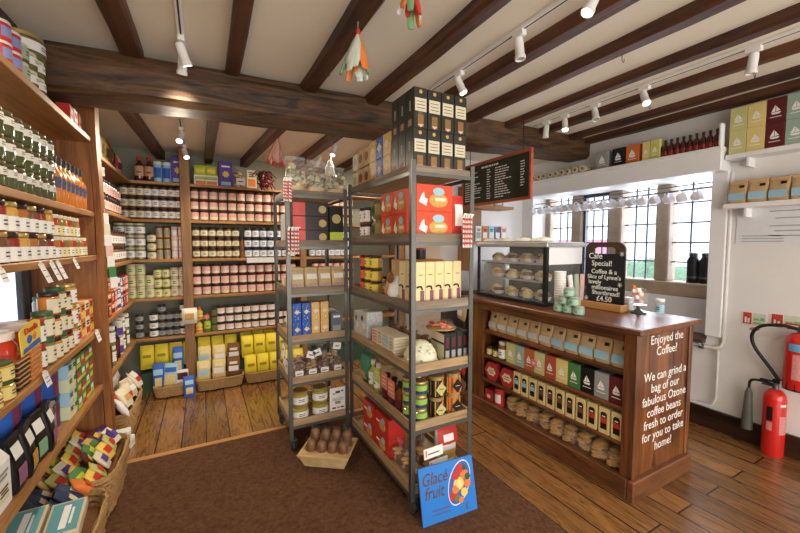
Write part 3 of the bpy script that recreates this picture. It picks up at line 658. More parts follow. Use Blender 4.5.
grid(jar('gsm', .035, .082, PICK, LIDB, None), bx([213]), ZB[4], 3, .083, RN, 'green relish jar beside oil bottle', 'fifth back shelf', 'relish jars')
# floor level of the back wall: baskets with bags
YBK = 4.13
b1 = basket(-.46, -.17, YBK, YBK+.22, .10, 'low wicker basket of blue pasta packs below the narrow bay')
b2 = basket(-.10, .34, YBK, YBK+.22, .105, 'low wicker basket of pasta bags, first right of the shelf post')
b3 = basket(.36, .80, YBK, YBK+.22, .105, 'low wicker basket in front of the yellow bags')
ybag = packet('ybag', .122, .07, .24, mat('yellow_bag', (.86, .70, .05), .5, bump=.2), [('printed_label', mat('yellow_print', (.35, .28, .02)), -.28, .28, .5, .62)], 'yellow_bag', 'bag')
k = 0
for row, (y, z, nx) in enumerate(((YBK+.11, .055, 5), (YBK+.20, .25, 5), (YBK+.33, .26, 6))):
    for i in range(nx):
        x = .42+.128*i-(.02 if row else 0)
        ybag.put((x, y, z), rnd.uniform(-.12, .12), f'plump yellow flour bag, {ORD[i]} from the basket corner in {["front", "middle", "rear"][row]} row, wide bay', 'yellow bags', rx=-.06)
fl = MB().box(-.58, 2.2, YF+.05, YF+.26, 0, .20, DGREEN); tag(fl.build('floor_crate', smooth=0), 'dark low crate under the fifth back shelf behind bags', 'crate')
for i in range(3): ybag.put((-.02+.13*i, YBK+.30, .26), rnd.uniform(-.1, .1), f'yellow flour bag behind the clear pasta bags, {ORD[i]} from the shelf post', 'yellow bags', rx=-.05)
for i in range(4): ybag.put((-.53+.125*i, YBK+.30, .235), rnd.uniform(-.15, .15), f'yellow flour bag behind the blue pasta packs, {ORD[i]} along in narrow bay', 'yellow bags', rx=-.05)
for i in range(3):
    P = packet('pastac%d' % i, .125, .06, .24, [PASTA, PASTA, BROWN][i], [('label', [LBLUE, PAPER, PAPER][i], -.38, .38, .4, .62), ('upper_label', CREAM, -.3, .3, .7, .8)], 'pasta_bag', 'bag')
    P.put((-.03+.14*i, YBK+.10, .06), rnd.uniform(-.1, .1), ['clear pasta bag with blue label beside the shelf post', 'clear pasta bag with white label, middle of its basket', 'brown pasta bag with white label, far end of basket'][i], rx=-.1)
    P.put((-.02+.14*i, YBK+.18, .19), rnd.uniform(-.1, .1), ['rear pasta bag with blue label beside the shelf post', 'rear pasta bag with white label, middle of its basket', 'rear brown pasta bag with white label, far end'][i], rx=-.05)
pb = packet('bluep', .095, .05, .27, BLUE, [('window', PASTA, -.3, .3, .15, .5), ('label', LBLUE, -.4, .4, .6, .8)], 'pasta_pack')
pb2 = packet('bluep2', .12, .05, .26, LBLUE, [('window', PASTA, -.38, .38, .1, .6), ('label', BLUE, -.4, .4, .68, .85)], 'pasta_pack')
pb.put((fx(158, YBK+.08, 375), YBK+.10, .06), .05, 'dark blue spaghetti pack in the low basket, narrow bay', rx=-.05)
pb2.put((fx(169.5, YBK+.08, 375), YBK+.09, .06), -.1, 'pale blue pasta pack with clear window beside dark blue pack', rx=-.1, ry=.06)
packet('bluep3', .10, .05, .20, BLUE, [('window', PASTA, -.3, .3, .12, .45), ('label', LBLUE, -.35, .35, .6, .8)], 'pasta_pack').put((fx(189.5, YBK-.05, 390), YBK-.05, .005), .1, 'blue pasta packet leaning alone at the foot of the shelf post', rx=-.22)
carton('darkpk', .13, .05, .17, PAPER, [('label', both(panel(-.45, .45, .5, .9, MAROON), panel(-.4, .4, .1, .35, BISC)))], name='soup_box').put((fx(181, YBK+.08, 380), YBK+.09, .06), .05, 'white and maroon box at the end of the narrow basket')
pb.put((fx(178, YBK+.2, 350), YBK+.17, .19), 0, 'dark blue spaghetti pack standing behind the maroon box')
# roll hung on the post
hp = packet('rolls', .14, .09, .16, mat('tissue_roll', (.80, .78, .66), .7, bump=.3), [('seed_mix', BISC, -.3, .3, .3, .7)], 'hanging_packet'); hp.put((fx(190, YF-.07, 325), YF-.075, .69), 0, 'cream packet hanging in front of the back shelf post')
# second unit, far left-wall section: (x0 = front edge -.60, facing +x)
xl = -.66
def ly(us, x=xl, v=240): return [(x, fy(u, x, v)) for u in us]
assort = [('black', BLACK, GREEN, .09, .24), ('pinkw', PAPER, PINK, .10, .22), ('cream', CREAM, BROWN, .09, .2), ('yello', YEL, BLACK, .09, .2), ('choc', BROWN, GOLD, .10, .22), ('redd', MAROON, RED, .1, .19), ('mixd', LPINK, MAROON, .1, .17)]
for i, (k_, c, l, w, h) in enumerate(assort):
    P = packet('as'+k_, w+.03, .07, h, c, [('label', l, -.4, .4, .25, .6)], 'snack_bag', 'bag')
    P.put((xl, 3.16+i*.155, ZB[0]+.001), RL+rnd.uniform(-.2, .2), ['black bag with green label', 'white bag with pink label', 'cream bag with brown label', 'yellow bag with black label', 'brown bag with gold label', 'maroon bag with red label', 'pale pink bag with maroon label'][i]+', top shelf of the far left wall section')
PM = jar('maroonj', .040, .115, JAMD, LIDB, LPINK, .15, .7)
grid(PM, [(xl, 3.14+.095*i) for i in range(10)], ZB[1], [2, 3, 2, 3, 2, 2, 2, 2, 2, 2], .116, RL, 'berry jar, pink label', 'second far left shelf', 'berry jars')
PBr = jar('brownj', .042, .13, CHUT, LIDB, PAPER, .2, .65)
grid(PBr, [(xl, 3.14+.098*i) for i in range(11)], ZB[2], 2, .131, RL, 'brown pickle jar, white label', 'third far left shelf', 'brown pickle jars')
cols = [RED, ORANGE, PURPLE, LPINK, MAROON, PAPER]
for i in range(9):
    for k in range(3):
        c = (i*2+k*3+i//3) % 6
        P = carton('brk%d' % c, .10, .16, .085, cols[c], [('label', both(panel(-.42, .42, .2, .55, cols[(c+3) % 6]), lines(-.3, .3, .6, .9, 2, WINK)))], name='chocolate_bar_box')
        P.put((-.615, 3.13+.115*i, ZB[3]+.001+k*.087), RL+rnd.uniform(-.1, .1), f'{["red", "orange", "purple", "pale pink", "maroon", "white"][c]} confectionery box, {ORD[i]} along {lvl(k, 3)} layer, fourth shelf of far left wall', 'confectionery boxes')
lw = [jar('whl', .040, .15, PICK, LIDW, PAPER, .2, .7, lidh=.2), jar('whs', .040, .14, mat('milky', (.6, .56, .42), .2, coat=.6), LIDW, PURPLE, .15, .6), bottle('dkb', .033, .26, BLACK, LIDB, MAROON, name='vinegar_bottle')]
for i in range(11):
    j = [0, 1, 2, 2, 0, 2, 2, 1, 0, 2, 0][i]
    lw[j].put((xl, 3.13+.10*i, ZB[4]+.001), RL, f'{["tall white-lidded pickle jar", "white-lidded jar with purple label", "black vinegar bottle with maroon label"][j]}, {ORD[i]} along, fifth shelf of far left wall')
    if j < 2: lw[j].put((xl, 3.13+.10*i, ZB[4]+.001+.151), RL, f'{["upper white-lidded pickle jar", "upper white-lidded jar with purple label"][j]}, stacked {ORD[i]} along, fifth shelf of far left wall')

# ------------------------------------------------------------------ near left shelving goods (front edge x=-.60, facing +x)
def lu(u, x, v): d = _ray(u, v); return d.y/d.x*x
xa = -.655
# board A: tins and big olive jars close under the ceiling
PT = tubtin('festive', .038, .075, RED, LIDW, mat('festive_label', (.25, .28, .55)), 'festive_tin')
for i, y in enumerate((1.93, 2.015)):
    for k in range(2): PT.put((-.645, y, ZL['A']+.001+k*.076), RL, f'red and blue festive tin, {ORD[i]} nearest, {"lower" if k == 0 else "upper"}, on the highest left shelf')
OLV = mat('olive_jar', (.13, .15, .045), .12, coat=.8, var=.3, vs=40)
PO1 = jar('olv_s', .040, .075, OLV, LIDS, PAPER, .3, .75); PO2 = jar('olv_b', .080, .125, OLV, LIDG, PAPER, .38, .72, lidh=.14, seg=20)
PO3 = jar('olv_g', .038, .075, OLV, LIDS, SAGE, .15, .8)
for i, (y, n) in enumerate(((2.105, 2), (2.19, 2), (2.275, 2))):
    P = PO3 if i == 0 else PO1
    for k in range(n): P.put((-.65, y, ZL['A']+.001+k*.076), RL, f'green {"sage" if i == 0 else "white"}-labelled olive jar, {ORD[i]} from the festive tins, {["lower", "upper"][k]}, highest left shelf')
PO2.put((-.70, 2.33, ZL['A']+.153), RL, 'big squat olive jar on top of the smaller jars, highest left shelf')
for i in range(3):
    P = carton('redwh%d' % (i % 2), .075, .06, .115, [RED, PAPER][i % 2], [('label', both(panel(-.35, .35, .1, .4, [PAPER, ORANGE][i % 2]), panel(-.3, .3, .6, .85, [CREAM, RED][i % 2])))], name='spice_carton')
    P.put((-.635, 2.76+.083*i, ZL['A']+.001), RL+.05, f'{["red", "white"][i % 2]} spice carton, {ORD[i]} in line at the far end of highest left shelf')
# board B: green jars, three high, then sauce bottles
PGJ = jar('grn', .040, .095, mat('olive_grey_pickle', (.07, .08, .035), .12, coat=.8, var=.3, vs=50), mat('olive_lid', (.10, .075, .03), .35), mat('dull_paper', (.62, .60, .54), .6), .46, .76, lidh=.15)
grid(PGJ, [(-.65, 1.75+.083*i) for i in range(8)], ZL['B'], 3, .096, RL, 'green jar, white band', 'second near left shelf', 'green pickle jars stacked three high', along='from the nearest')
for i in range(7):
    P = bottle('orgb', .030, .235, JAMO, LIDB, mat('sauce_dark_label', (.10, .08, .14)), l0=.32, l1=.55, name='sauce_bottle')
    P.put((-.64, 2.425+.073*i, ZL['B']+.001), RL, f'orange sauce bottle with black cap, {ORD[i]} after the green jars, second near left shelf', 'orange sauce bottles')
# board C: chutney jars two high, small bright jars, red packets
PC1 = [jar('ch%d' % i, .043, .112, m_, LIDG if i % 2 else LIDB, PAPER, .04, .52) for i, m_ in enumerate((mat('amber_chutney', (.42, .15, .03), .12, coat=.8), CHUT, mat('deep_red_jam', (.26, .03, .012), .12, coat=.8), HONEY))]
for i in range(7):
    for k in range(2): PC1[(i+k) % 4].put((-.65, 1.71+.0925*i, ZL['C']+.001+k*.113), RL, f'{["orange", "brown", "red", "honey-coloured"][(i+k) % 4]} chutney jar with white label, {ORD[i]} from the nearest, {["bottom", "upper"][k]} row, third near left shelf')
PC2 = [jar('sm%d' % i, .030, .105, m_, LIDS, l_, .05, .5) for i, (m_, l_) in enumerate(((mat('amber_chutney', (.42, .15, .03)), PAPER), (JAMR, CREAM), (PICK, LYEL)))]
for i in range(8):
    PC2[i % 3].put((-.638, 2.345+.066*i, ZL['C']+.001), RL, f'slim {["honey", "red jam", "green relish"][i % 3]} jar, {ORD[i]} of the small jars, third near left shelf')
    if i < 6: PC2[(i+1) % 3].put((-.638, 2.345+.066*i, ZL['C']+.107), RL, f'upper slim {["honey", "red jam", "green relish"][(i+1) % 3]} jar, {ORD[i]} of the stacked small jars, third near left shelf')
packet('redbag', .16, .06, .19, mat('terracotta_bag', (.62, .20, .12), .5), [('label', CREAM, -.3, .3, .3, .5)], 'spice_packet').put((-.80, 2.87, ZL['C']+.001), RL-.6, 'terracotta packet beside the shelf upright, third near left shelf')
for i, (y, h, w) in enumerate(((1.70, .05, .05), (2.05, .085, .055), (2.17, .085, .05), (2.25, .085, .05), (2.50, .05, .05))):
    ticket((-.598, y, ZL['C']-.012), RL, f'white price ticket on the third near left shelf edge, {ORD[i]} from the nearest', w, h, None, -.35)
# board D: jars of sauces, stacked tins, yellow sign
BR = M('red_sauce_glass', (.50, .045, .02), .12, coat=.9)
PR = jar('bigred', .082, .215, BR, mat('frosted_white_lid', (.75, .68, .62), .35), None, lidh=.14, seg=18)
PR.put((-.715, 1.89, ZL['D']+.001), RL, 'large red tomato sauce jar with white lid, nearest one behind yellow sign')
PR.put((-.715, 2.10, ZL['D']+.001), RL, 'large red tomato sauce jar with white lid, farther one behind yellow sign')
PD1 = jar('hon', .045, .068, HONEY, LIDGN, mat('honey_label', (.74, .60, .22)), .08, .72)
for i in range(2):
    for k in range(2): PD1.put((-.645, 1.665+.096*i, ZL['D']+.001+k*.069), RL, f'honey jar with yellow label, {ORD[i]} from the nearest, {["lower", "upper"][k]}, fourth near left shelf')
for k in range(6):
    b = MB().box(-.055, .055, 0, .075, 0, .017, [BLACK, MAROON][k % 2], .004).mesh('slab'+str(k % 2), 0)
    Proto('flat_tin', 'tin', b, [('rim', MB().box(-.0565, .0565, -.0015, .0765, .013, .0172, LIDG, .003).mesh('slabrim', 0))]).put((-.612, 1.885, ZL['D']+.001+k*.018), RL, f'flat dark tin with gold rim, {ORD[k]} up in its stack below the yellow sign')
for k in range(7):
    Proto('flat_tin', 'tin', MB().box(-.05, .05, 0, .075, 0, .017, ORANGE, .004).mesh('slabo', 0), [('rim', MB().box(-.0515, .0515, -.0015, .0765, .013, .0172, LIDG, .003).mesh('slabrim2', 0))]).put((-.612, 2.01, ZL['D']+.001+k*.018), RL, f'flat orange tin with gold rim, {ORD[k]} up in its stack beside the dark tins')
sg = empty('shelf_sign', (-.615, 1.96, ZL['D']+.13), 'small yellow and blue sign with lettering in front of the red jars', 'sign')
q = MB(facing(RL, (-.612, 1.955, ZL['D']+.128)) @ Matrix.Rotation(.08, 4, 'Z') @ Matrix.Diagonal((1.5, 1.0, 1, 1))); q.prism([(-.062, .0), (.062, .0), (.066, .095), (.03, .112), (-.03, .112), (-.066, .095)], 0, .003, mat('sign_yellow', (.80, .62, .08), .4)); q.build('sign_board', sg, 0)
q = MB(facing(RL, (-.6085, 1.955, ZL['D']+.128)) @ Matrix.Rotation(.08, 4, 'Z') @ Matrix.Diagonal((1.5, 1.0, 1, 1))); q.prism([(-.058, .006), (.058, .006), (.05, .028), (-.05, .024)], 0, .001, BLUE).ball((-.012, .048, 0), (.016, .018, .003), BLUE).ball((.02, .05, 0), (.012, .016, .003), ORANGE)
q.text('Devils', .034, RED, Matrix.Translation((0, .075, .002)), bold=.001); q.build('sign_print', sg, 0)
mix = [(2.13, .030, .11, CHUT, LIDR, PAPER), (2.205, .040, .12, PICK, LIDGN, CREAM), (2.29, .042, .105, JAMO, LIDB, CREAM), (2.376, .042, .11, PICK, LIDGN, CREAM), (2.463, .042, .10, JAMR, LIDB, CREAM), (2.55, .042, .11, HONEY, LIDG, PAPER)]
for i, (y, r_, h, c, l, b) in enumerate(mix):
    P = jar('mix%d' % i, r_, h, c, l, b, .1, .72)
    for k in range([2, 2, 3, 3, 3, 3][i]): P.put((-.648, y, ZL['D']+.001+k*(h+.001)), RL, f'{["brown pickle", "green pickle", "orange chutney", "gherkin", "red relish", "golden preserve"][i]} jar, {["bottom", "second", "third"][k]} of its stack, fourth near left shelf')
for i, (y, r_, h, c, l) in enumerate(((2.66, .044, .13, PICK, LIDGN), (2.76, .044, .13, CURD, LIDS), (2.86, .044, .13, JAMR, LIDB))):
    P = jar('tall%d' % i, r_, h, c, l, LYEL, .1, .75)
    for k in range(2): P.put((-.775, y, ZL['D']+.001+k*(h+.001)), RL, f'{["green gherkin", "lemon curd", "red pepper"][i]} jar with yellow label, {["bottom", "second"][k]} of its rear stack, fourth near left shelf')
for i in range(4):
    for k in range(2):
        P = carton('dsm%d' % (i % 2), .085, .10, .10, [CREAM, ORANGE][i % 2], [('label', both(panel(-.4, .4, .12, .5, [RED, YEL][i % 2]), lines(-.3, .3, .6, .9, 2)))], name='stock_cube_box')
        P.put((-.625, 2.64+.09*i, ZL['D']+.001+k*.102), RL, f'{["cream and red", "orange and yellow"][i % 2]} stock box, {ORD[i]} before the upright, {["lower", "upper"][k]} layer, fourth near left shelf')
ticket((-.597, 2.02, ZL['D']+.012), RL, 'large white price ticket on the fourth near left shelf edge, nearest one', .055, .06)
ticket((-.597, 2.86, ZL['D']+.012), RL, 'white price ticket by the upright on fourth near left shelf edge', .075, .07)
# board E: blue tins, boxes, coffee bags
PBt = tubtin('bluetin', .105, .155, BLUE, LIDB, None, 'round_blue_tin', 20); PBt.parts = list(PBt.parts)+[('maroon_label', MB().lathe([(.1062, .012), (.1062, .125)], mat('blue_tin_label', (.20, .035, .10)), 4, a0=-math.pi*.62, a1=-math.pi*.5).mesh('btl')), ('picture', MB().lathe([(.1062, .07), (.1062, .11)], BISC, 3, a0=-math.pi*.45, a1=-math.pi*.38).mesh('btp'))]
for i, y in enumerate((1.96, 2.175, 2.39)):
    for k in range(2): PBt.put((-.765, y, ZL['E']+.001+k*.156), RL, f'round royal blue tin, {ORD[i]} from the nearest, {["lower", "upper"][k]} layer, lowest near left shelf')
for i in range(2):
    for k in range(4):
        P = carton('gcr%d' % (k % 2), .07, .10, .07, [mat('mint_card', (.60, .66, .42), .5), LBLUE][k % 2 if i == 0 else 0], [('label', both(panel(-.35, .35, .1, .45, CREAM), lines(-.3, .3, .55, .9, 2)))], name='tea_box')
        P.put((-.63, 2.47+.072*i, ZL['E']+.001+k*.072), RL, f'pale green tea box, {ORD[i]} column past the blue tins, {ORD[k]} layer up')
for i in range(4):
    for k in range(4):
        c = (i+k) % 3
        P = carton('gyr%d' % c, .078, .11, .072, [GREEN, GREEN, DGREEN][c], [('label', both(panel(-.45, .45, .08, .35, [LIME, RED, YEL][c]), panel(-.3, .3, .45, .8, [WINK, YEL, RED][c])))], name='stock_box')
        P.put((-.625, 2.595+.0815*i, ZL['E']+.001+k*.074), RL, f'green stock box with {["lime", "red", "yellow"][c]} stripe, {ORD[i]} column toward the upright, {ORD[k]} layer up')
cb = [pouch('cofb%d' % i, .095, .06, .21, BLACK, [('label', l1, -.36, .36, .58, .82), ('photo_label', l2, -.36, .36, .12, .42)], 'coffee_bag', 'bag') for i, (l1, l2) in enumerate(((WINK, mat('label_violet', (.30, .12, .22))), (WINK, mat('label_ochre', (.55, .32, .08))), (WINK, mat('label_jade', (.22, .42, .25)))))]
for i, (x, y, a) in enumerate(((-.648, 1.83, 0), (-.645, 1.935, .1), (-.65, 2.04, -.1), (-.64, 2.14, .1))):
    cb[i % 3].put((x, y, ZL['E']+.001), RL+a, f'black coffee bag with white lettering patch, {ORD[i]} from the nearest, lowest near left shelf')
carton('choc_f', .075, .07, .17, mat('taupe_card', (.28, .22, .20), .5), [('label', both(panel(-.35, .35, .1, .6, GREY), lines(-.3, .3, .7, .95, 3)))], name='taupe_carton').put((-.635, 2.235, ZL['E']+.001), RL+.1, 'taupe grey carton between black coffee bags and tea boxes')
wc = carton('milkc', .115, .085, .16, PAPER, [('print', both(panel(-.28, .28, .18, .55, CREAM), lines(-.25, .25, .3, .5, 3), lines(-.3, .3, .65, .85, 2, GREY)))], name='gable_carton')
c_ = MB().prism([(-.0, .16), (.085, .16), (.048, .215), (.038, .215)], -.0575, .0575, PAPER, 'x').mesh('gable', 0)
wc.parts = list(wc.parts)+[('gable_top', c_)]
wc.put((-.625, 1.705, ZL['E']+.001), RL, 'white gable-topped carton, nearest item on the lowest near left shelf')
# floor in front of the left shelving: baskets and packets
bA = basket(-.86, -.46, 2.40, 2.965, .23, 'woven wicker basket of bright sweets on the floor by the left shelves', WICK, .03, .0145, rows=9)
fillm = MB().box(-.82, -.50, 2.43, 2.92, .03, .18, BROWN); fo = fillm.build('basket_lining', bA, 0)
bB = basket(-.88, -.46, 1.75, 2.36, .22, 'long wicker basket of dark packets nearest the camera', WICK, .03, .0145, rows=8)
MB().box(-.84, -.50, 1.80, 2.33, .03, .165, BROWN).build('basket_lining', bB, 0)
sw = [('yellow', YEL, RED), ('green', GREEN, LIME), ('olive', OLIVE, RED), ('gold', GOLD, GREEN), ('cream', CREAM, PURPLE), ('maroon', MAROON, YEL)]
r = random.Random(11); k = 0
for j in range(4):
    for i in range(6):
        n_, c, l = sw[(i*2+j) % 6]; P = packet('sw_'+n_, .082, .028, .11, c, [('printed_label', l, -.35, .35, .3, .7)], 'sweet_packet')
        P.put((-.515-.072*j, 2.455+.086*i, .195+.008*i+.012*j), RL+r.uniform(-.3, .3), f'{n_} sweet packet, {ORD[i]} along {["front", "second", "third", "rear"][j]} line of the bright sweets basket', rx=r.uniform(-.9, -.5))
orp = packet('orp', .12, .05, .12, ORANGE, [('label', RED, -.3, .3, .3, .6)], 'sweet_packet'); orp.put((-.545, 2.41, .20), RL+.4, 'orange packet at the near end of the bright sweets basket', rx=-.8)
pu = carton('pur2', .14, .13, .05, PURPLE, [('label', panel(-.4, .4, .2, .8, WINK))], name='chocolate_box'); pu.parts = list(pu.parts)+[('gold_oval', MB().prism([(.04*math.cos(i*.4488), .06+.03*math.sin(i*.4488)) for i in range(14)], .05, .0525, GOLD).mesh('oval', 0))]
pu.put((-.56, 2.93, .27), RL+.5, 'purple chocolate box with oval emblem behind the bright sweets basket', rx=-.45)
MB1 = MB().box(-.88, -.64, 3.07, 3.30, .0005, .22, KRAFT, .004); tag(MB1.build('storage_carton', smooth=0), 'plain brown storage carton on the floor under the shelf upright', 'box')
nv = packet('navyp', .085, .035, .15, NAVY, [('cream_label', CREAM, -.22, .22, .35, .65)], 'navy_packet')
r = random.Random(4); k = 0
for j in range(3):
    for i in range(5):
        nv.put((-.56-.105*j, 2.0+.088*i, .20+.012*j), RL+r.uniform(-.15, .15), f'navy packet with cream label, {ORD[i]} along {["front", "middle", "rear"][j]} line of the dark basket', 'navy packets in the near basket', rx=r.uniform(-.95, -.6))
for i, y in enumerate((1.90, 1.915)):
    b = MB().box(-.06, .06, 0, .19, 0, .045, mat('shortbread_box', (.62, .52, .34), .5), .003).mesh('tealb', 0)
    t = MB().box(-.05, .05, .012, .178, .045, .0465, TEAL).mesh('teal_top', 0)
    l = MB().box(-.012, .012, .03, .16, .0465, .0475, WINK).box(.018, .026, .05, .14, .0465, .0475, WINK).mesh('teal_line', 0)
    Proto('shortbread_box', 'box', b, [('teal_panel', t, [('white_stripe', l)])]).put((-.545-.135*i, y, .285), .05, f'flat cream box with teal top, {["aisle side", "wall side"][i]} one on the near basket', rx=.16)
# packets on the floor past the upright
for i, (x, y, z, rx, rz) in enumerate(((-.53, 3.16, .015, 0, .3), (-.50, 3.27, .002, 0, -.2), (-.56, 3.24, .078, .1, .8), (-.50, 3.20, .09, .2, .1))):
    carton('wbx', .075, .07, .075, PAPER, [('label', both(panel(-.35, .35, .3, .7, mat('mint_print', (.55, .68, .52))), ))], name='white_box').put((x, y, z), RL+rz, f'small white box in the tumbled heap at mat corner, {["bottom near", "bottom far", "upper rear", "topmost"][i]} one')
bC = basket(-.86, -.52, 3.36, 4.02, .21, 'wicker basket on boards against the far left shelves', WICK, .03, .001, rows=8)
MB().box(-.83, -.55, 3.42, 3.96, .02, .17, BROWN).build('basket_lining', bC, 0)
r = random.Random(9)
for i in range(4):
    c, l, n_ = [(RED, PAPER, 'red'), (CREAM, RED, 'cream'), (PAPER, SAGE, 'white'), (MAROON, GOLD, 'maroon')][i % 4]
    packet('fl_'+n_, .13, .06, .17, c, [('printed_label', l, -.3, .3, .3, .6)], 'snack_bag', 'bag').put((-.575, 3.47+.14*i, .20), RL+r.uniform(-.4, .4), f'{n_} bag, {ORD[i]} along the far left basket', rx=r.uniform(-.5, -.1))
for i in range(4):
    pouch('flour', .125, .09, .36, PAPER, [('label', CREAM, -.3, .3, .2, .5)], 'flour_bag', 'bag').put((-.70, 3.47+.14*i, .19), RL+r.uniform(-.3, .3), f'tall white paper flour bag, {ORD[i]} behind the far left basket', rx=-.1)
for i in range(7):
    c, l, n_ = [(PAPER, SAGE, 'white'), (CREAM, BISC, 'cream'), (PAPER, RED, 'white and red'), (mat('biscuit_bag_card', (.62, .50, .34), .5), PAPER, 'tan')][i % 4]
    packet('hp_'+n_[:8], .12, .05, .15, c, [('printed_label', l, -.3, .3, .3, .6)], 'snack_bag', 'bag').put((-.535, 3.36+.105*i, .215+.03*(i % 2)), RL+[.3, -.25, .2, -.3, .1, .3, -.2][i], f'{n_} bag spilling over the far left basket rim, {ORD[i]} from the mat', rx=-.55)
# ribbon of recipe tickets hanging from the upright
rb = MB(); 
for k in range(7): rb.box(-.03+.006*k, .03+.006*k, -.003-.002*k, -.001-.002*k, -.07*k-.072, -.07*k, [PAPER, CREAM, PAPER, LPINK, PAPER, GREEN, PAPER][k])
rt = Proto('ticket_strip', 'ticket strip', rb.mesh('strip', 0), [('hook', MB().tube([(0, .0, 0), (0, -.004, .02), (0, .006, .03)], .002, LIDS).mesh('strip_hook'))])
rt.put((-.56, 3.03, 1.70), RL-.5, 'strip of white and cream cards hanging beside the left shelf upright')
MBg = MB().box(-.02, .02, -.004, 0, -.03, 0, GREEN).mesh('gt', 0)

# ------------------------------------------------------------------ the tall rack's goods
# wine / spirit cartons, two tiers
def winebox(q, w, d, h):
    q.box(-w*.42, w*.42, -.0015, 0, h*.42, h*.74, CREAM)
    for k in range(3): q.box(-w*.3, w*.3, -.002, -.0015, h*(.66-.08*k)-.002, h*(.66-.08*k)+.001, INK)
def winewin(q, w, d, h):
    q.box(-w*.22, w*.22, -.0015, 0, h*.04, h*.34, mat('amber_window', (.30, .16, .05), .3)); q.prism([(-w*.22, h*.10), (w*.22, h*.10), (0, h*.02)][::-1], -.002, 0, LPINK, 'y')
    q.prism([(w*.12*math.cos(i*.5236), h*.9+w*.12*math.sin(i*.5236)) for i in range(12)], -.0015, 0, GOLD, 'y')
DK = M('olive_black_card', (.035, .036, .028), .35, coat=.2)
PW_ = carton('wineb', .082, .082, .208, DK, [('cream_label', winebox), ('window', winewin), ('side_print', lambda q, w, d, h: q.box(-w/2-.001, -w/2+.001, d*.3, d*.7, h*.08, h*.24, mat('ochre_print', (.40, .22, .10))).box(-w/2-.001, -w/2+.001, d*.42, d*.58, h*.45, h*.7, GREY))], name='wine_carton')
for j in range(3):
    for k in range(2):
        for i in range(4):
            if j < 2 or i == 0:
                PW_.put((.975+.045+.0865*i+(.003 if k else 0), 1.685+.086*j, Z1[0]+.001+k*.209), 0, f'tall dark bottle carton with cream label, {ORD[i]} across, {["front", "second", "third"][j]} rank, {["lower", "upper"][k]} tier, rack top')
for j in range(3):      # printed side face toward the aisle on the corner column
    pass
def dia(q, w, d, h):
    for cz in ((.5,) if h < w*1.5 else (.5,)): q.prism([(0, h*cz-w*.3), (w*.3, h*cz), (0, h*cz+w*.3), (-w*.3, h*cz)], -.0015, 0, CREAM, 'y')
def dots(q, w, d, h):
    r = random.Random(3)
    for _ in range(14):
        x, z = r.uniform(-.42, .42)*w, r.uniform(.05, .95)*h
        if abs(x)+abs(z-h/2) > w*.34: q.box(x-.002, x+.002, -.0012, 0, z-.002, z+.002, WINK)
PGo = carton('goldb', .10, .10, .13, GOLD, [('diamond', dia), ('speckles', dots)], name='gold_gift_box'); PBl = carton('blueb', .10, .10, .13, mat('royal_blue', (.02, .09, .42), .4), [('diamond', dia), ('speckles', dots)], name='blue_gift_box')
for i, c in enumerate('gbgkkc'):
    for k in range(2):
        y = 2.00+.103*i
        P = {'g': PGo, 'b': PBl, 'k': carton('kr', .09, .10, .12, KRAFT, [('label', both(disc(0, .5, .03, BROWN)))], name='kraft_box'), 'c': carton('crt', .09, .1, .11, CREAM, [('label', disc(0, .5, .028, SAGE))], name='cream_box')}[c]
        P.put((.978, y, Z1[0]+.001+k*.131), RE, f'{dict(g="gold", b="royal blue", k="kraft", c="cream")[c]} gift box, {ORD[i]} behind the wine cartons, {["lower", "upper"][k]}, on rack top')
# board 2
def bisc(q, w, d, h):
    q.prism([(-w*.36, h*.62), (-w*.44, h*.35), (-w*.24, h*.2), (-w*.2, h*.45), (-w*.28, h*.5), (-w*.30, h*.72)][::-1], -.0016, 0, WINK, 'y')
    q.prism([(w*.1+w*.26*math.cos(i*.3927), h*.42+h*.26*math.sin(i*.3927)) for i in range(16)], -.0016, 0, BISC, 'y')
    q.prism([(w*.1+w*.16*math.cos(i*.3927), h*.75+h*.15*math.sin(i*.3927)) for i in range(16)], -.0022, 0, LBLUE, 'y')
    q.box(-w*.0, w*.30, -.0026, 0, h*.40, h*.52, CREAM)
RC = M('vermilion_card', (.68, .075, .025), .4)
PBi = carton('bisb', .235, .09, .145, RC, [('biscuit_picture', bisc)], name='biscuit_carton')
for k in range(2): PBi.put((1.125, 1.70, Z1[1]+.001+k*.146), 0, f'red biscuit carton with food picture, {["lower", "upper"][k]} of two facing the aisle end')
PBi2 = carton('bisb2', .16, .09, .135, RC, [('biscuit_picture', bisc)], name='biscuit_carton')
for i in range(2):
    for k in range(2): PBi2.put((.978, 1.835+.163*i, Z1[1]+.001+k*.136), RE, f'red biscuit carton on the long side, {["nearer", "farther"][i]} {["lower", "upper"][k]}, second rack tray')
packet('redpk', .085, .05, .24, RED, [('label', WINK, -.3, .3, .3, .8)], 'biscuit_packet').put((1.28, 1.715, Z1[1]+.001), 0, 'narrow red and white packet beside the red biscuit cartons')
for i in range(2): carton('krb', .11, .09, .27, KRAFT, [('emblem', disc(0, .75, .015, BROWN))], name='kraft_box').put((1.135+.115*i, 1.84, Z1[1]+.001), 0, f'tall kraft box behind the red biscuit cartons, {ORD[i]} from the corner post')
def octin(k_, w, h, col):
    b = MB().box(-w/2, w/2, 0, w, 0, h, col, w*.22).mesh(k_, 0)
    q = MB(); disc(0, .5, w*.22, DGREEN)(q, w, w, h); s = MB(Matrix.Translation((-w/2, w/2, 0)) @ Matrix.Rotation(-math.pi/2, 4, 'Z')); disc(0, .5, w*.22, DGREEN)(s, w, w, h)
    return Proto('octagonal_tin', 'tin', b, [('round_label', q.mesh(k_+'_l', 0)), ('side_label', s.mesh(k_+'_s', 0))])
PO8 = octin('octin', .135, .125, mat('olive_gold_tin', (.30, .27, .10), .3, metal=.3))
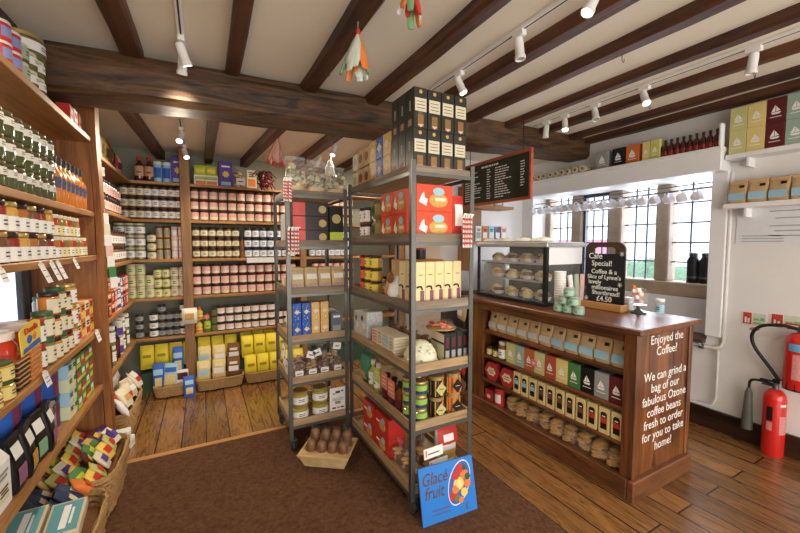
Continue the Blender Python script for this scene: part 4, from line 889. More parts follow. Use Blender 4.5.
for k in range(2): PO8.put((.980, 2.20, Z1[1]+.001+k*.126), RE-.1, f'olive green octagonal tin with round dark label, {["lower", "upper"][k]} of two')
for i in range(2):
    for k in range(2): jar('wj', .034, .11, CHUT, LIDB, PAPER, .1, .8).put((1.02, 2.37+.075*i, Z1[1]+.001+k*.112), RE, f'small white-labelled jar past the octagonal tins, {["nearer", "farther"][i]} {["lower", "upper"][k]}')
# board 3: tall cream nut boxes on the end face, teddy bag and yellow tins on the long side
def nutwin(q, w, d, h): q.box(-w*.05, w*.36, -.0015, 0, h*.04, h*.34, mat('purple_window', (.24, .09, .13), .4, var=.5, vs=90))
def curl(q, w, d, h): q.tube([(-w*.45, -.002, h*.42), (-w*.2, -.002, h*.44), (w*.05, -.002, h*.43), (w*.15, -.002, h*.36)], .005, BLACK, 5); q.prism([(w*.02+w*.24*math.cos(i*.45), h*.74+w*.24*math.sin(i*.45)) for i in range(14)], -.0014, 0, LYEL, 'y'); q.box(-w*.2, w*.2, -.0025, 0, h*.70, h*.715, INK)
PN = carton('nut', .064, .06, .235, mat('cream_nut_box', (.74, .62, .34), .5), [('window', nutwin), ('ornament', curl)], name='nut_box')
for i in range(5): PN.put((1.035+.0705*i*.93, 1.698+.006*i, Z1[2]+.001), .12, f'tall cream nut box with black curl, {ORD[i]} from the corner post, third tray')
PN.put((.985, 1.735, Z1[2]+.001), RE+.1, 'tall cream nut box on the long side by the corner post')
PN.put((.985, 1.815, Z1[2]+.001), RE+.1, 'tall cream nut box second along the long side')
bn = empty('gift_bag', (1.02, 2.0, Z1[2]), 'brown and white bag of treats leaning beside the cream nut boxes', 'bag')
MB().loft([(Z1[2]+.001+z, w, d, .985+o+.03, 2.02) for z, w, d, o in ((0, .09, .16, .03), (.05, .11, .19, .03), (.12, .09, .16, .04), (.19, .03, .10, .05), (.21, .05, .11, .05))], mat('caramel_bag', (.55, .32, .12), .4, var=.4, vs=25), 14, 2.5).build('treat_bag', bn, 50)
MB().loft([(Z1[2]+.001+z, w, d, .975+o, 1.925) for z, w, d, o in ((0, .06, .08, .03), (.04, .08, .12, .02), (.10, .07, .11, .03), (.145, .03, .06, .04))], PAPER, 12, 2.5).ball((.965, 1.93, Z1[2]+.14), (.02, .03, .035), BROWN).build('white_pouch', bn, 50)
PY1 = [jar('yt%d' % i, .042, .085, c, LIDB, l, .08, .75) for i, (c, l) in enumerate(((HONEY, mat('bright_yellow', (.80, .66, .10))), (JAMR, mat('bright_red', (.70, .14, .06)))))]
for i in range(3):
    for k in range(3): PY1[1 if i == 2 else 0].put((1.022, 2.25+.092*i, Z1[2]+.001+k*.086), RE, f'{["yellow", "red"][1 if i == 2 else 0]}-labelled relish jar, {ORD[i]} along {lvl(k, 3)} row, third tray long side')
tubtin('darkcup', .038, .07, BLACK, LIDR, None, 'dark_cup').put((1.20, 1.98, Z1[2]+.24), 0, 'dark cup-shaped tin on a carton behind the cream nut boxes')
carton('krb2', .30, .12, .238, KRAFT, [('band', panel(-.5, .5, .8, 1, ORANGE))], name='kraft_case').put((1.17, 1.90, Z1[2]+.001), 0, 'kraft display case behind the cream nut boxes')
for i in range(4):
    jar('bk%d' % (i % 2), .036, .10, [CHUT, JAMO][i % 2], LIDB, PAPER, .1, .8).put((1.18, 2.15+.085*i, Z1[2]+.001), RE, f'white-labelled jar in the inner rank of third tray, {ORD[i]} along')
# board 4
dm = MB().lathe([(.095, 0), (.098, .01), (.092, .05), (.07, .09), (.035, .118), (0, .125)], mat('floral_dome', (.66, .66, .50), .5, var=.25, vs=30), 20)
dq = MB(); r = random.Random(8)
for _ in range(34):
    a, t = r.uniform(math.pi*.9, math.pi*2.1), r.uniform(.1, .9); rr = .098*math.cos(t*1.35)**.6; dq.ball((rr*math.cos(a), rr*math.sin(a), .01+.105*t), (.009, .009, .006), [LPINK, WINK, SAGE, LIME][_ % 4], 6, 4)
Proto('gift_cake', 'gift', dm.mesh('dome'), [('flower_print', dq.mesh('dome_print')), ('rim', MB().lathe([(.102, 0), (.104, .006), (.100, .012)], PAPER, 20).mesh('dome_rim'))]).put((1.09, 1.79, Z1[3]+.001), 0, 'pastel flower-patterned domed gift by the corner post, fourth tray')
PDk = carton('dkc', .040, .15, .165, BLACK, [('label', both(panel(-.3, .3, .1, .4, GREY), panel(-.25, .25, .5, .85, MAROON)))], name='dark_chocolate_carton')
sd = MB().box(-.0215, -.0205, .004, .146, .003, .10, mat('pale_olive', (.55, .54, .30), .5)).box(-.0215, -.0205, .004, .146, .112, .16, CREAM)
PDk.parts = list(PDk.parts)+[('side_panel', sd.mesh('dk_side', 0))]
for i in range(4): PDk.put((1.212+.043*i, 1.695, Z1[3]+.001), -.06, f'slim dark chocolate carton, {ORD[i]} from the floral dome, fourth tray')
pl = MB().lathe([(.03, 0), (.085, .012), (.09, .02)], BISC, 16); pf = MB(); r = random.Random(6)
for _ in range(26): a = r.uniform(0, 6.28); d_ = r.uniform(0, .06); pf.ball((d_*math.cos(a), d_*math.sin(a), .026+r.uniform(0, .018)), (.018, .016, .009), ORANGE if _ % 3 else RED, 7, 4)
Proto('sweet_tray', 'tray of sweets', pl.mesh('plate'), [('candied_fruit', pf.mesh('plate_fill')), ('film_wrap', MB().lathe([(.088, .02), (.07, .055), (.02, .065), (0, .066)], FILM, 16).mesh('plate_film'))]).put((1.225, 1.78, Z1[3]+.168), 0, 'film-wrapped plate of orange candied fruit resting on dark cartons')
for j in range(2):
    for k in range(6):
        b = MB().box(-.075, .075, 0, .12, 0, .019, mat('cream_slab', (.70, .62, .44), .5), .004).mesh('nougat', 0)
        Proto('nougat_slab', 'confectionery bar', b, [('printed_label', MB().box(-.06, .0, -.001, 0, .004, .015, PINK if j else LBLUE).box(.02, .06, -.001, 0, .004, .015, SAGE).mesh('nougat_l%d' % j, 0))]).put((.978, 1.985+.165*j, Z1[3]+.001+k*.0195), RE+(.03*(k % 2)), f'flat cream nougat slab, {ORD[k]} up in the {["nearer", "farther"][j]} stack, fourth tray')
flo = carton('flo', .14, .12, .20, mat('grey_floral', (.55, .56, .56), .5, var=.5, vs=60), [('flower_print', both(disc(-.2, .3, .02, LYEL), disc(.15, .5, .025, PAPER), disc(-.1, .75, .02, SLATE)))], name='floral_box')
flo.put((.98, 2.39, Z1[3]+.001), RE, 'tall grey flower-patterned box at the far end of fourth tray'); flo.put((.98, 2.51, Z1[3]+.001), RE, 'second grey flower-patterned box behind the first, fourth tray', sc=(.7, 1, .9))
for i in range(4):
    filmbag('mixb', .11, .09, .13, 0, BROWN, 9, 10, .022, .5, 'treat_bag', 'bag', PAPER).put((1.22, 1.95+.14*i, Z1[3]+.001), RE, f'clear bag of brown treats, {ORD[i]} in the inner rank of fourth tray')
# board 5
PGL = jar('gl', .040, .077, PICK, LIDG, mat('bright_green_label', (.28, .50, .08), .5), .15, .75, (NAVY, .0, .38))
grid(PGL, [(1.05, 1.725), (1.08, 1.815), (1.02, 1.80)], Z1[4], 3, .078, RN, 'green-labelled preserve jar', 'fifth tray by the post', 'green labelled jars on the rack')
def djar(k_, cont, dc):
    b = MB().lathe([(.040, 0), (.043, .006), (.043, .10)], cont, 16)
    for i in range(9): a = math.pi+math.pi*(i+.5)/9; b.tube([(.0425*math.cos(a), .0425*math.sin(a), .008), (.0425*math.cos(a), .0425*math.sin(a), .098)], .0045, [BISC, ORANGE, BROWN][i % 3] if cont is not BLACK else [BROWN, BLACK, GOLD][i % 3], 5)
    q = MB().prism([(0, .012), (.036, .052), (0, .092), (-.036, .052)], -.051, -.0495, dc, 'y')
    return Proto('diamond_label_jar', 'jar', b.mesh(k_), [('lid', MB().lathe([(.044, .10), (.045, .118), (.04, .121)], LIDG, 16).mesh(k_+'lid')), ('diamond_label', q.mesh(k_+'l', 0), [('print', MB().box(-.015, .015, -.0518, -.051, .05, .054, INK if dc is not BLACK else GOLD).mesh(k_+'p', 0))])])
DJ = [djar('dj1', BLACK, mat('old_gold', (.50, .45, .18), .5)), djar('dj2', ORANGE, BLACK)]
for i in range(2):
    for k in range(2): DJ[i].put((1.165+.115*i, 1.735, Z1[4]+.001+k*.122), .0, f'tall jar with {["olive gold", "black"][i]} diamond label, {["lower", "upper"][k]} of its pair, fifth tray')
for i in range(3): bottle('syr', .036, .21, JAMO if i else BLACK, LIDB, PAPER, name='syrup_bottle').put((1.27, 1.85+.1*i, Z1[4]+.001), RE, f'syrup bottle behind the diamond label jars, {ORD[i]} along')
sb = [bottle('oil1', .034, .20, mat('pale_oil', (.45, .40, .08), .12, coat=.8), LIDW, PAPER, name='oil_bottle'), bottle('dress', .036, .175, mat('red_brown_glass', (.26, .07, .02), .12, coat=.8), LIDB, MAROON, l0=.1, l1=.45, name='dressing_bottle')]
for i in range(3): sb[1].put((1.015, 1.89+.088*i, Z1[4]+.001), RE, f'red-brown dressing bottle, {ORD[i]} along the long side, fifth tray')
for i in range(2): sb[0].put((1.013, 2.20+.085*i, Z1[4]+.001), RE, f'pale oil bottle with white cap, {["nearer", "farther"][i]}, fifth tray')
packet('greenp', .16, .07, .21, mat('bottle_green_bag', (.06, .25, .14), .4), [('label', KRAFT, -.35, .35, .1, .45)], 'tea_bag_packet').put((1.015, 2.41, Z1[4]+.001), RE, 'bottle green packet with brown label at far end of fifth tray')
def swing(c, w, h, key, loc, lab):
    b = MB().box(-w/2, w/2, -.002, 0, -h, 0, c).mesh(key, 0); q = MB()
    for k in range(3): q.box(-w*.3, w*.3, -.0027, -.002, -h*(.25+.22*k)-.003, -h*(.25+.22*k), WINK)
    Proto('hanging_tag', 'tag', b, [('printed_lines', q.mesh(key+'p', 0))]).put(loc, RE, lab)
COR = mat('coral_card', (.62, .19, .12), .5)
swing(COR, .085, .105, 'cor', (.9705-.02, 1.89, Z1[4]+.20), 'coral tag with white print hanging on the dressing bottles, nearer one')
swing(COR, .085, .10, 'cor', (.9705-.02, 1.985, Z1[4]+.215), 'coral tag with white print hanging on the dressing bottles, farther one')
swing(LIME, .08, .085, 'lim', (.9705-.02, 2.09, Z1[4]+.205), 'lime green tag hanging beside the coral tags')
# board 6
P6 = carton('rbx', .20, .12, .125, RED, [('cake_picture', both(disc(.05, .45, .035, BISC, sx=1.3), disc(.1, .72, .018, LBLUE, e=.0024, sx=1.3), panel(-.4, -.1, .5, .6, WINK)))], name='mince_pie_box')
for i in range(2):
    for k in range(2): P6.put((.982, 2.09+.21*i, Z1[5]+.001+k*.126), RE, f'red pie box with food picture, {["nearer", "farther"][i]} {["lower", "upper"][k]}, bottom rack tray')
for i, (x, y, s) in enumerate(((1.04, 1.94, 1), (1.04, 1.84, .85), (1.13, 1.74, .85), (1.16, 1.86, 1.1), (1.03, 1.735, .8))):
    filmbag('bot', .11, .10, .12, 0, BISC, 12, 12, .02, .45, 'biscuit_bag', 'bag').put((x, y, Z1[5]+.001), RE, f'clear bag of golden snacks on bottom rack tray, {["fifth", "fourth", "second", "tallest", "corner"][i]} one from the blue sign', sc=s)
filmbag('brw', .13, .09, .18, 0, BROWN, 13, 16, .024, .5, 'fruit_bag', 'bag').put((1.19, 1.99, Z1[5]+.001), 0, 'clear bag of dark dried fruit behind the white tickets')
pr = packet('flred', .145, .08, .26, PAPER, [('red_panel', RED, -.47, .47, .55, .92), ('photo', BISC, -.35, .35, .12, .42), ('brand_oval', WINK, -.25, .25, .62, .78)], 'baking_packet'); pr.put((1.275, 1.80, Z1[5]+.001), 0, 'red and white baking packet standing tall on the bottom rack tray')
for i, (x, z) in enumerate(((1.11, .155), (1.15, .075))):
    b = MB().box(-.065, .065, -.002, 0, 0, .055, PAPER).mesh('tk', 0); Proto('price_ticket', 'price ticket', b, [('printed_lines', MB().box(-.04, .04, -.0027, -.002, .02, .026, INK).box(-.055, -.045, -.0027, -.002, .01, .045, ORANGE).mesh('tkp', 0))]).put((x, 1.675+.004*i, Z1[5]+z), .05, f'white ticket card on the bottom rack tray, {["upper", "lower"][i]} one', rx=-.15)
# blue glace fruit sign leaning against the rack end
gs = bpy.data.objects.new('fruit_sign', MB().box(0, .345, 0, .012, 0, .288, mat('sign_blue', (.03, .20, .62), .3, var=.15, vs=4)).mesh('signb', 0)); COL.objects.link(gs)
gs.location = (.975, 1.565, .014); gs.rotation_euler = (-.22, 0, -.06); tag(gs, 'blue fruit sign leaning against the rack foot', 'sign')
q = MB(); SH_ = Matrix(((1, .22, 0, 0), (0, 1, 0, 0), (0, 0, 1, 0), (0, 0, 0, 1))); q.text('Glacé', .088, mat('sign_brown', (.13, .06, .03), .5), facing(0, (.010, -.001, .195)) @ SH_, 'LEFT', .80, .0004); q.text('fruit', .088, mat('sign_brown', (.13, .06, .03)), facing(0, (.022, -.001, .125)) @ SH_, 'LEFT', .80, .0004)
for k in range(2): q.box(.06, .17, -.001, 0, .06-.022*k, .064-.022*k, mat('sign_brown', (.13, .06, .03)))
q.text('£', .05, mat('sign_brown', (.13, .06, .03)), facing(0, (.27, -.001, .02)), 'LEFT', .8)
def pc(n, m):
    o = bpy.data.objects.new(n, m); COL.objects.link(o); o.parent = gs; return o
pc('sign_lettering', q.mesh('sl', 0))
q = MB(); E_ = lambda a, b: [(.245+a*math.cos(i*.2618)+.03*math.sin(i*.2618), .165+b*math.sin(i*.2618)) for i in range(24)]
q.prism(E_(.072, .112), -.0015, 0, mat('plate_white', (.75, .72, .70), .4), 'y'); q.prism(E_(.067, .106), -.002, 0, mat('sign_blue2', (.05, .12, .45), .4), 'y'); pl_ = pc('fruit_picture', q.mesh('plate', 0))
q = MB(); fr = [(.24, .16, .034, YEL), (.20, .105, .024, RED), (.225, .085, .018, GREEN), (.28, .20, .026, ORANGE), (.255, .235, .024, RED), (.295, .15, .022, ORANGE), (.215, .135, .022, ORANGE), (.27, .11, .022, YEL), (.285, .235, .015, DGREEN), (.225, .205, .022, RED), (.245, .075, .016, ORANGE), (.30, .185, .018, DGREEN)]
for i, (x, z, r_, m_) in enumerate(fr): q.prism([(x+r_*math.cos(k*.45), z+r_*math.sin(k*.45)) for k in range(14)], -.0026-.0002*i, -.001, m_, 'y')
q.prism([(.24+.02*math.cos(k*.45), .16+.02*math.sin(k*.45)) for k in range(14)], -.0056, -.001, LYEL, 'y')
d2 = bpy.data.objects.new('candied_fruit', q.mesh('fr', 0)); COL.objects.link(d2); d2.parent = pl_
# candy cane bunches
def canes(key, n, L_, seed):
    r = random.Random(seed); a = MB(); b = MB()
    for i in range(n):
        x = (i-(n-1)/2)*.012+r.uniform(-.002, .002); y = -r.uniform(.0, .03); pts = [(x, y, -L_*t) for t in (0, .25, .5, .75, 1)]
        a.tube([(x, y, -L_), (x, y, -L_*.1), (x, y+.0, 0), (x+.006, y, .015), (x+.016, y, .012)], .0048, WINK, 6)
        for k in range(6): z = -L_*(.05+.155*k); b.tube([(x-.003, y-.0015, z), (x, y-.002, z-.007), (x+.003, y-.0015, z-.014)], .0052, RED, 5)
    return Proto('candy_cane_bunch', 'candy canes', a.mesh(key), [('red_stripes', b.mesh(key+'s'))])
canes('cn1', 7, .17, 1).put((1.30, 1.648, 1.65), 0, 'bunch of red and white candy canes on the tall rack')
canes('cn2', 7, .17, 2).put((.545, 2.585, 1.60), 0, 'bunch of red and white candy canes on the narrow rack post, lower')
canes('cn3', 5, .14, 3).put((.515, 2.585, 1.93), 0, 'bunch of red and white candy canes at narrow rack top')

# ------------------------------------------------------------------ the narrow rack's goods
def hamper(key, seed):
    r = random.Random(seed); c = MB()
    c.loft([(0, .13, .10), (.05, .14, .11)], WICKL, 12)
    for i in range(75):
        c.ball((r.uniform(-.055, .055), r.uniform(-.045, .03), r.uniform(.05, .20)), (.021, .014, .016), [PICK, SAGE, LYEL, BROWN, MAROON, KRAFT, PICK][i % 7], 7, 4)
    f = MB().loft([(0, .145, .12), (.1, .155, .13), (.21, .15, .11), (.235, .15, .02), (.26, .155, .015)], FROST, 14, 2.6)
    return Proto('gift_hamper', 'gift bag', f.mesh(key), [('contents', c.mesh(key+'c'))])
for i in range(3): hamper('hmp%d' % i, i+3).put((.595+.148*i, 2.70, Z2[0]+.001), 0, f'cellophane gift hamper of green and brown treats, {ORD[i]} from the candy canes, rack top', sc=(.92, 1, [1.0, .95, .82][i]))
for i in range(2): hamper('hmp%d' % i, i+3).put((.66+.16*i, 2.92, Z2[0]+.001), .2, f'cellophane gift hamper in the rear of narrow rack top, {["first", "second"][i]}', sc=.8)
def wide(q, w, d, h):
    q.box(-w*.5, -w*.16, -.0014, 0, h*.03, h*.97, mat('coral_red', (.66, .10, .08), .4)); q.prism([(w*.33+.028*math.cos(i*.4), h*.5+.028*math.sin(i*.4)) for i in range(16)], -.0016, 0, mat('dull_gold_disc', (.48, .38, .16), .4), 'y')
PWd = carton('wideb', .255, .14, .098, M('brown_black_card', (.03, .018, .014), .35), [('red_panel_and_disc', wide)], name='chocolate_box')
for k in range(3): PWd.put((.685, 2.63, Z2[1]+.001+k*.099), 0, f'wide black and coral chocolate box, {["bottom", "middle", "top"][k]} of three, with gold disc')
carton('blim', .105, .13, .27, BLACK, [('lime_panel', panel(-.48, .48, .03, .32, LIME)), ('gold_disc', disc(0, .68, .034, mat('dull_gold_disc', (.48, .38, .16))))], name='chocolate_box').put((.873, 2.63, Z2[1]+.001), 0, 'tall black box with lime panel and gold disc beside the coral boxes')
carton('silv', .07, .12, .22, mat('silver_grey_card', (.45, .48, .48), .35), [('label', lines(-.3, .3, .5, .9, 3))], name='silver_carton').put((.572, 2.79, Z2[1]+.001), .1, 'silver grey carton behind the rack post, second tray')
PK = pouch('kpouch', .098, .07, .165, M('pale_kraft', (.56, .42, .22), .6), [('white_oval', PAPER, -.36, .36, .50, .72), ('photo', mat('treat_photo', (.45, .30, .26), .5, var=.6, vs=70), -.42, .42, .04, .32)], 'kraft_pouch', 'pouch')
for i in range(4): PK.put((.585+.1005*i, 2.665, Z2[2]+.001), .02*(i % 2), f'kraft pouch with white oval label, {ORD[i]} across the third tray')
for i in range(3): PK.put((.63+.1*i, 2.76, Z2[2]+.001), 0, f'kraft pouch in the rear rank, {ORD[i]} across the third tray')
PBq = carton('blq', .062, .10, .125, mat('royal_blue', (.02, .09, .42)), [('diamond', dia), ('speckles', dots)], name='blue_gift_box'); PGq = carton('gdq', .060, .10, .125, mat('amber_card', (.66, .42, .14), .4), [('diamond', dia), ('speckles', dots)], name='gold_gift_box')
for i in range(4):
    for k in range(2): (PBq if i < 2 else PGq).put((.575+.067*i, 2.63, Z2[3]+.001+k*.126), 0, f'small {"royal blue" if i < 2 else "amber"} gift box with pale diamond, {ORD[i]} across, {["lower", "upper"][k]} tier')
carton('dgr', .085, .10, .16, mat('slate_blue_card', (.12, .14, .20), .4), [('label', both(panel(-.35, .35, .15, .42, GREY), panel(-.3, .3, .78, .88, PAPER)))], name='slate_box').put((.868, 2.63, Z2[3]+.001), 0, 'slate blue box beside the amber gift boxes, fourth tray')
carton('dgr', .085, .10, .16, CREAM).put((.865, 2.75, Z2[3]+.001), 0, 'slate box behind the first, fourth tray')
nb = [filmbag('nutb%d' % i, .095, .08, .13, 0, [BROWN, BISC, BROWN][i], 20+i, 14, .018, .5, 'treat_bag', 'bag', PAPER, .75, 1.35) for i in range(3)]
for i in range(4): nb[i % 3].put((.588+.094*i, 2.675, Z2[4]+.001), rnd.uniform(-.1, .1), f'clear treat bag with white label, {ORD[i]} across the front of fifth tray')
for i in range(4): nb[(i+1) % 3].put((.60+.093*i, 2.80, Z2[4]+.001), .1, f'taller clear treat bag behind, {ORD[i]} across the fifth tray', sc=1.12)
for i, (x, z, a) in enumerate(((.66, .15, .3), (.72, .16, -.3), (.86, .19, .15))):
    b = MB().box(-.03, .03, -.002, 0, 0, .05, PAPER).mesh('tg', 0); Proto('gift_tag', 'tag', b, [('print', MB().box(-.015, .015, -.003, -.002, .02, .027, INK).mesh('tgp', 0))]).put((x, 2.618, Z2[4]+z), 0, f'white square gift tag tied to a treat bag neck, {ORD[i]} across the fifth tray', ry=a)
PJG = jar('goldj', .058, .105, mat('gold_green_preserve', (.42, .36, .06), .12, coat=.8, var=.3), LIDG, PAPER, .15, .62, None, seg=18)
for i in range(2):
    for k in range(2): PJG.put((.60+.148*i, 2.690, Z2[5]+.001+k*.106), 0, f'golden green preserve jar with white label, {["post side", "card side"][i]}, {["lower", "upper"][k]}, bottom tray')
b = MB().box(-.062, .062, -.004, 0, 0, .20, PAPER); q = MB()
for (x, z, m_, s_) in ((0, .165, SLATE, .018), (.035, .17, MAROON, .010), (-.03, .155, SLATE, .008), (0, .085, mat('taupe_print', (.35, .25, .2)), .022), (-.03, .045, BROWN, .014), (.005, .045, GREY, .012), (.035, .045, MAROON, .012)): q.box(x-s_, x+s_, -.0048, -.004, z-s_*.5, z+s_*.5, m_)
for k in range(3): q.box(-.045, .045, -.0048, -.004, .118-.008*k, .120-.008*k, INK)
Proto('poster_card', 'card', b.mesh('pc', 0), [('print', q.mesh('pcp', 0))]).put((.868, 2.63, Z2[5]+.001), 0, 'white picture card standing on bottom tray of the narrow rack')
for i in range(3): filmbag('nutb1', .095, .08, .13, 0, BISC, 21, 14, .018, .5, 'treat_bag', 'bag').put((.62+.12*i, 2.88, Z2[5]+.001), 0, f'clear treat bag in the rear of bottom tray, {ORD[i]} across')
# items at the left end of the narrow rack
carton('peach', .12, .06, .085, mat('peach_card', (.72, .45, .32), .5), [('label', panel(-.3, .3, .2, .8, CREAM))], name='peach_box').put((.53, 2.88, Z2[2]+.001), RE, 'peach and cream box at the end of the third narrow tray')
packet('creamp', .15, .07, .13, mat('ivory_wrap', (.74, .66, .42), .5), [('label', INK, -.2, .2, .5, .6)], 'cream_packet').put((.575, 2.88, Z2[3]+.001), RE, 'ivory wrapped packet at the end of fourth narrow tray')
for i in range(3):
    b = MB().box(-.04, .04, -.002, 0, 0, .10, PAPER).mesh('shc', 0); Proto('recipe_card', 'card', b, [('print', MB().box(-.02, .02, -.003, -.002, .05, .06, INK).mesh('shcp', 0))]).put((.513, 2.72+.085*i, Z2[4]+.03+.04*i), RE, f'white recipe card at the open end of fifth narrow tray, {ORD[i]} back', rx=-.1*i)
# splint basket with loaves in film on the floor
bk = empty('splint_basket', (.725, 2.40, .014), 'pale wooden splint basket of wrapped loaves on the mat', 'basket')
def trap(mb, w0, d0, w1, d1, z0, z1, t, m):
    o = [(-w0/2, -d0/2, z0), (w0/2, -d0/2, z0), (w0/2, d0/2, z0), (-w0/2, d0/2, z0), (-w1/2, -d1/2, z1), (w1/2, -d1/2, z1), (w1/2, d1/2, z1), (-w1/2, d1/2, z1)]
    i_ = [(-w0/2+t, -d0/2+t, z0+t), (w0/2-t, -d0/2+t, z0+t), (w0/2-t, d0/2-t, z0+t), (-w0/2+t, d0/2-t, z0+t), (-w1/2+t, -d1/2+t, z1), (w1/2-t, -d1/2+t, z1), (w1/2-t, d1/2-t, z1), (-w1/2+t, d1/2-t, z1)]
    mb.add(o+i_, [(3, 2, 1, 0), (0, 1, 5, 4), (1, 2, 6, 5), (2, 3, 7, 6), (3, 0, 4, 7), (8, 9, 10, 11), (9, 8, 12, 13), (10, 9, 13, 14), (11, 10, 14, 15), (8, 11, 15, 12), (4, 5, 13, 12), (5, 6, 14, 13), (6, 7, 15, 14), (7, 4, 12, 15)], m)
TB = Matrix.Translation((.725, 2.40, .014)) @ Matrix.Rotation(-.62, 4, 'Z')
q = MB(TB); trap(q, .27, .19, .335, .255, 0, .085, .008, BASKT); q.build('splint_body', bk, 0)
q = MB(TB); trap(q, .335, .255, .35, .27, .072, .092, .012, BASKT); q.build('rim_band', bk, 0)
lf = MB().lathe([(.020, 0), (.033, .006), (.036, .03), (.034, .075), (.036, .095), (.028, .115), (.0, .122)], mat('dark_loaf', (.15, .055, .016), .4, var=.5, vs=70, coat=.3), 14)
lfm = MB().loft([(-.004, .070, .070), (.03, .078, .076), (.10, .078, .076), (.122, .068, .06), (.134, .072, .02), (.140, .074, .012)], film('thin_film', (.8, .75, .65), .035, .06), 12, 2.3, cap=False)
PL = Proto('wrapped_loaf', 'loaf', lf.mesh('loaf'), [('film_wrap', lfm.mesh('loaff')), ('top_crust', MB().ball((0, 0, .108), (.032, .032, .018), mat('crust', (.20, .09, .03), .6, var=.3, vs=60)).mesh('loafc'))])
k = 0
for j in range(2):
    for i in range(4):
        PL.put(tuple(TB @ Vector((-.114+.076*i, -.045+.082*j, .012))), -.62+rnd.uniform(-.15, .15), f'film-wrapped brown loaf, {ORD[i]} across the {["front", "rear"][j]} row of the splint basket', rx=-.10, sc=(1, 1, 1.1 if j == 0 else 1.4))

# ------------------------------------------------------------------ counter goods, facing -x
xc = CX0+.035
def cy(us, x=xc, v=360): return [fy(u, x, v) for u in us]
PC_ = pouch('ozone', .108, .07, .165, M('kraft_bag', (.56, .38, .19), .6, bump=.1), [('pale_blue_label', LBLUE, -.44, .44, .14, .46), ('black_oval', BLACK, .08, .36, .68, .80)], 'coffee_bag', 'bag')
PC2_ = pouch('ozone2', .108, .07, .165, M('kraft_bag', (.56, .38, .19)), [('pale_grey_label', mat('grey_label', (.52, .54, .52)), -.42, .42, .16, .44), ('black_oval', BLACK, .08, .36, .68, .80)], 'coffee_bag', 'bag')
ys = [1.315+.1115*i for i in range(11)]
for i, y in enumerate(ys): (PC_ if i < 5 else PC2_).put((xc+.045, y, ZK[0]+.001), RE+rnd.uniform(-.08, .08), f'kraft coffee bag with {"pale blue" if i < 5 else "pale grey"} label, {ORD[i]} from the lettered counter end')
cc = [('maroon', MAROON), ('grey', GREY), ('black', BLACK), ('dark green', GREEN), ('yellow', mat('soft_yellow', (.74, .60, .22), .5)), ('brick red', mat('brick_card', (.42, .09, .045), .5)), ('olive yellow', mat('olive_yellow', (.58, .56, .24), .5)), ('burnt orange', mat('burnt_orange', (.46, .13, .05), .5)), ('sage', mat('sage_green', (.32, .44, .36), .5)), ('pale olive', mat('pale_olive2', (.55, .54, .22), .5))]
for i, (n_, m_) in enumerate(cc):
    carton('tea'+n_, .094, .09, .165, m_, [('ship_emblem', ship)], name='tea_carton').put((xc-.015, 1.308+.0975*i, ZK[1]+.001), RE, f'{n_} tea carton with white sailing ship, second counter shelf')
st2 = MB(); n = 14
st2.prism([((.034 if i % 2 else .026)*math.cos(i*2*math.pi/n), (.034 if i % 2 else .026)*math.sin(i*2*math.pi/n)) for i in range(n)], -.003, 0, PINK, 'y')
Proto('price_star', 'price ticket', st2.mesh('ps', 0), [('print', MB().box(-.014, .014, -.004, -.003, -.004, .004, WINK).mesh('psp', 0))]).put((xc-.019, 1.308+.0975*6.45, ZK[1]+.075), RE, 'pink scalloped price star on the olive yellow tea carton')
jar('bigj', .045, .15, BROWN, LIDS, PAPER, .1, .6).put((xc+.02, 2.295, ZK[1]+.001), RE, 'tall jar with white label beside the pale olive tea carton')
for i in range(2):
    for k in range(2): jar('tinyj', .030, .075, BROWN, LIDB, LYEL, .1, .7).put((xc+.01, 2.375+.075*i, ZK[1]+.001+.0*k) if k == 0 else (xc+.09, 2.375+.075*i, ZK[1]+.001), RE, f'small spice jar with yellow label, {["nearer", "farther"][i]} in {["front", "rear"][k]} rank, second counter shelf')
def lbl2(m_): 
    def f(q, w, d, h):
        q.prism([(-w*.3, h*.18), (w*.3, h*.18), (w*.3, h*.78), (w*.15, h*.84), (-w*.15, h*.84), (-w*.3, h*.78)], -.0015, 0, BLACK, 'y'); q.box(-w*.28, w*.28, -.0021, 0, h*.42, h*.62, m_); q.box(-w*.15, w*.15, -.0026, 0, h*.66, h*.70, WINK)
    return f
tl = [('red', RED)]*3+[('brown', mat('brown_label', (.16, .07, .04)))]*5+[('blue', LBLUE)]*3
for i, (n_, m_) in enumerate(tl):
    carton('choc'+n_, .068, .06, .165, mat('butter_card', (.72, .58, .26), .5), [('black_label', lbl2(m_))], name='chocolate_carton').put((xc-.022, 1.296+.081*i, ZK[2]+.001), RE, f'butter-yellow carton, black label with {n_} band, {ORD[i]} from the lettered end')
for i, y in enumerate((2.215, 2.40)):
    hx = lambda R: [(R*math.cos(math.pi/3*k+math.pi/6*0), R*math.sin(math.pi/3*k)+.088) for k in range(6)]
    b = MB().prism([(p, z-.088+.078) for p, z in hx(.088)], 0, .05, mat('hex_red', (.42, .035, .03), .35), 'y').mesh('hexb', 0)
    q = MB(); q.prism([((.05+.006*math.cos(6*a))*math.cos(a), (.036+.005*math.cos(6*a))*math.sin(a)+.078) for a in [k*.2618 for k in range(24)]], -.0015, 0, CREAM, 'y')
    for k in range(2): q.box(-.028, .028, -.0022, -.0015, .066+.018*k, .073+.018*k, RED)
    Proto('hexagonal_box', 'box', b, [('cream_label', q.mesh('hexl', 0))]).put((xc-.02, y, ZK[2]+.003), RE, f'red hexagonal box with scalloped cream label, {["nearer", "farther"][i]} one on the third counter shelf')
cbg = [filmbag('ckb%d' % i, .12, .10, .135, 0, BISC, 31+i, 26, .034, .25, 'biscuit_bag', 'bag', None, .8, 1.25) for i in range(3)]
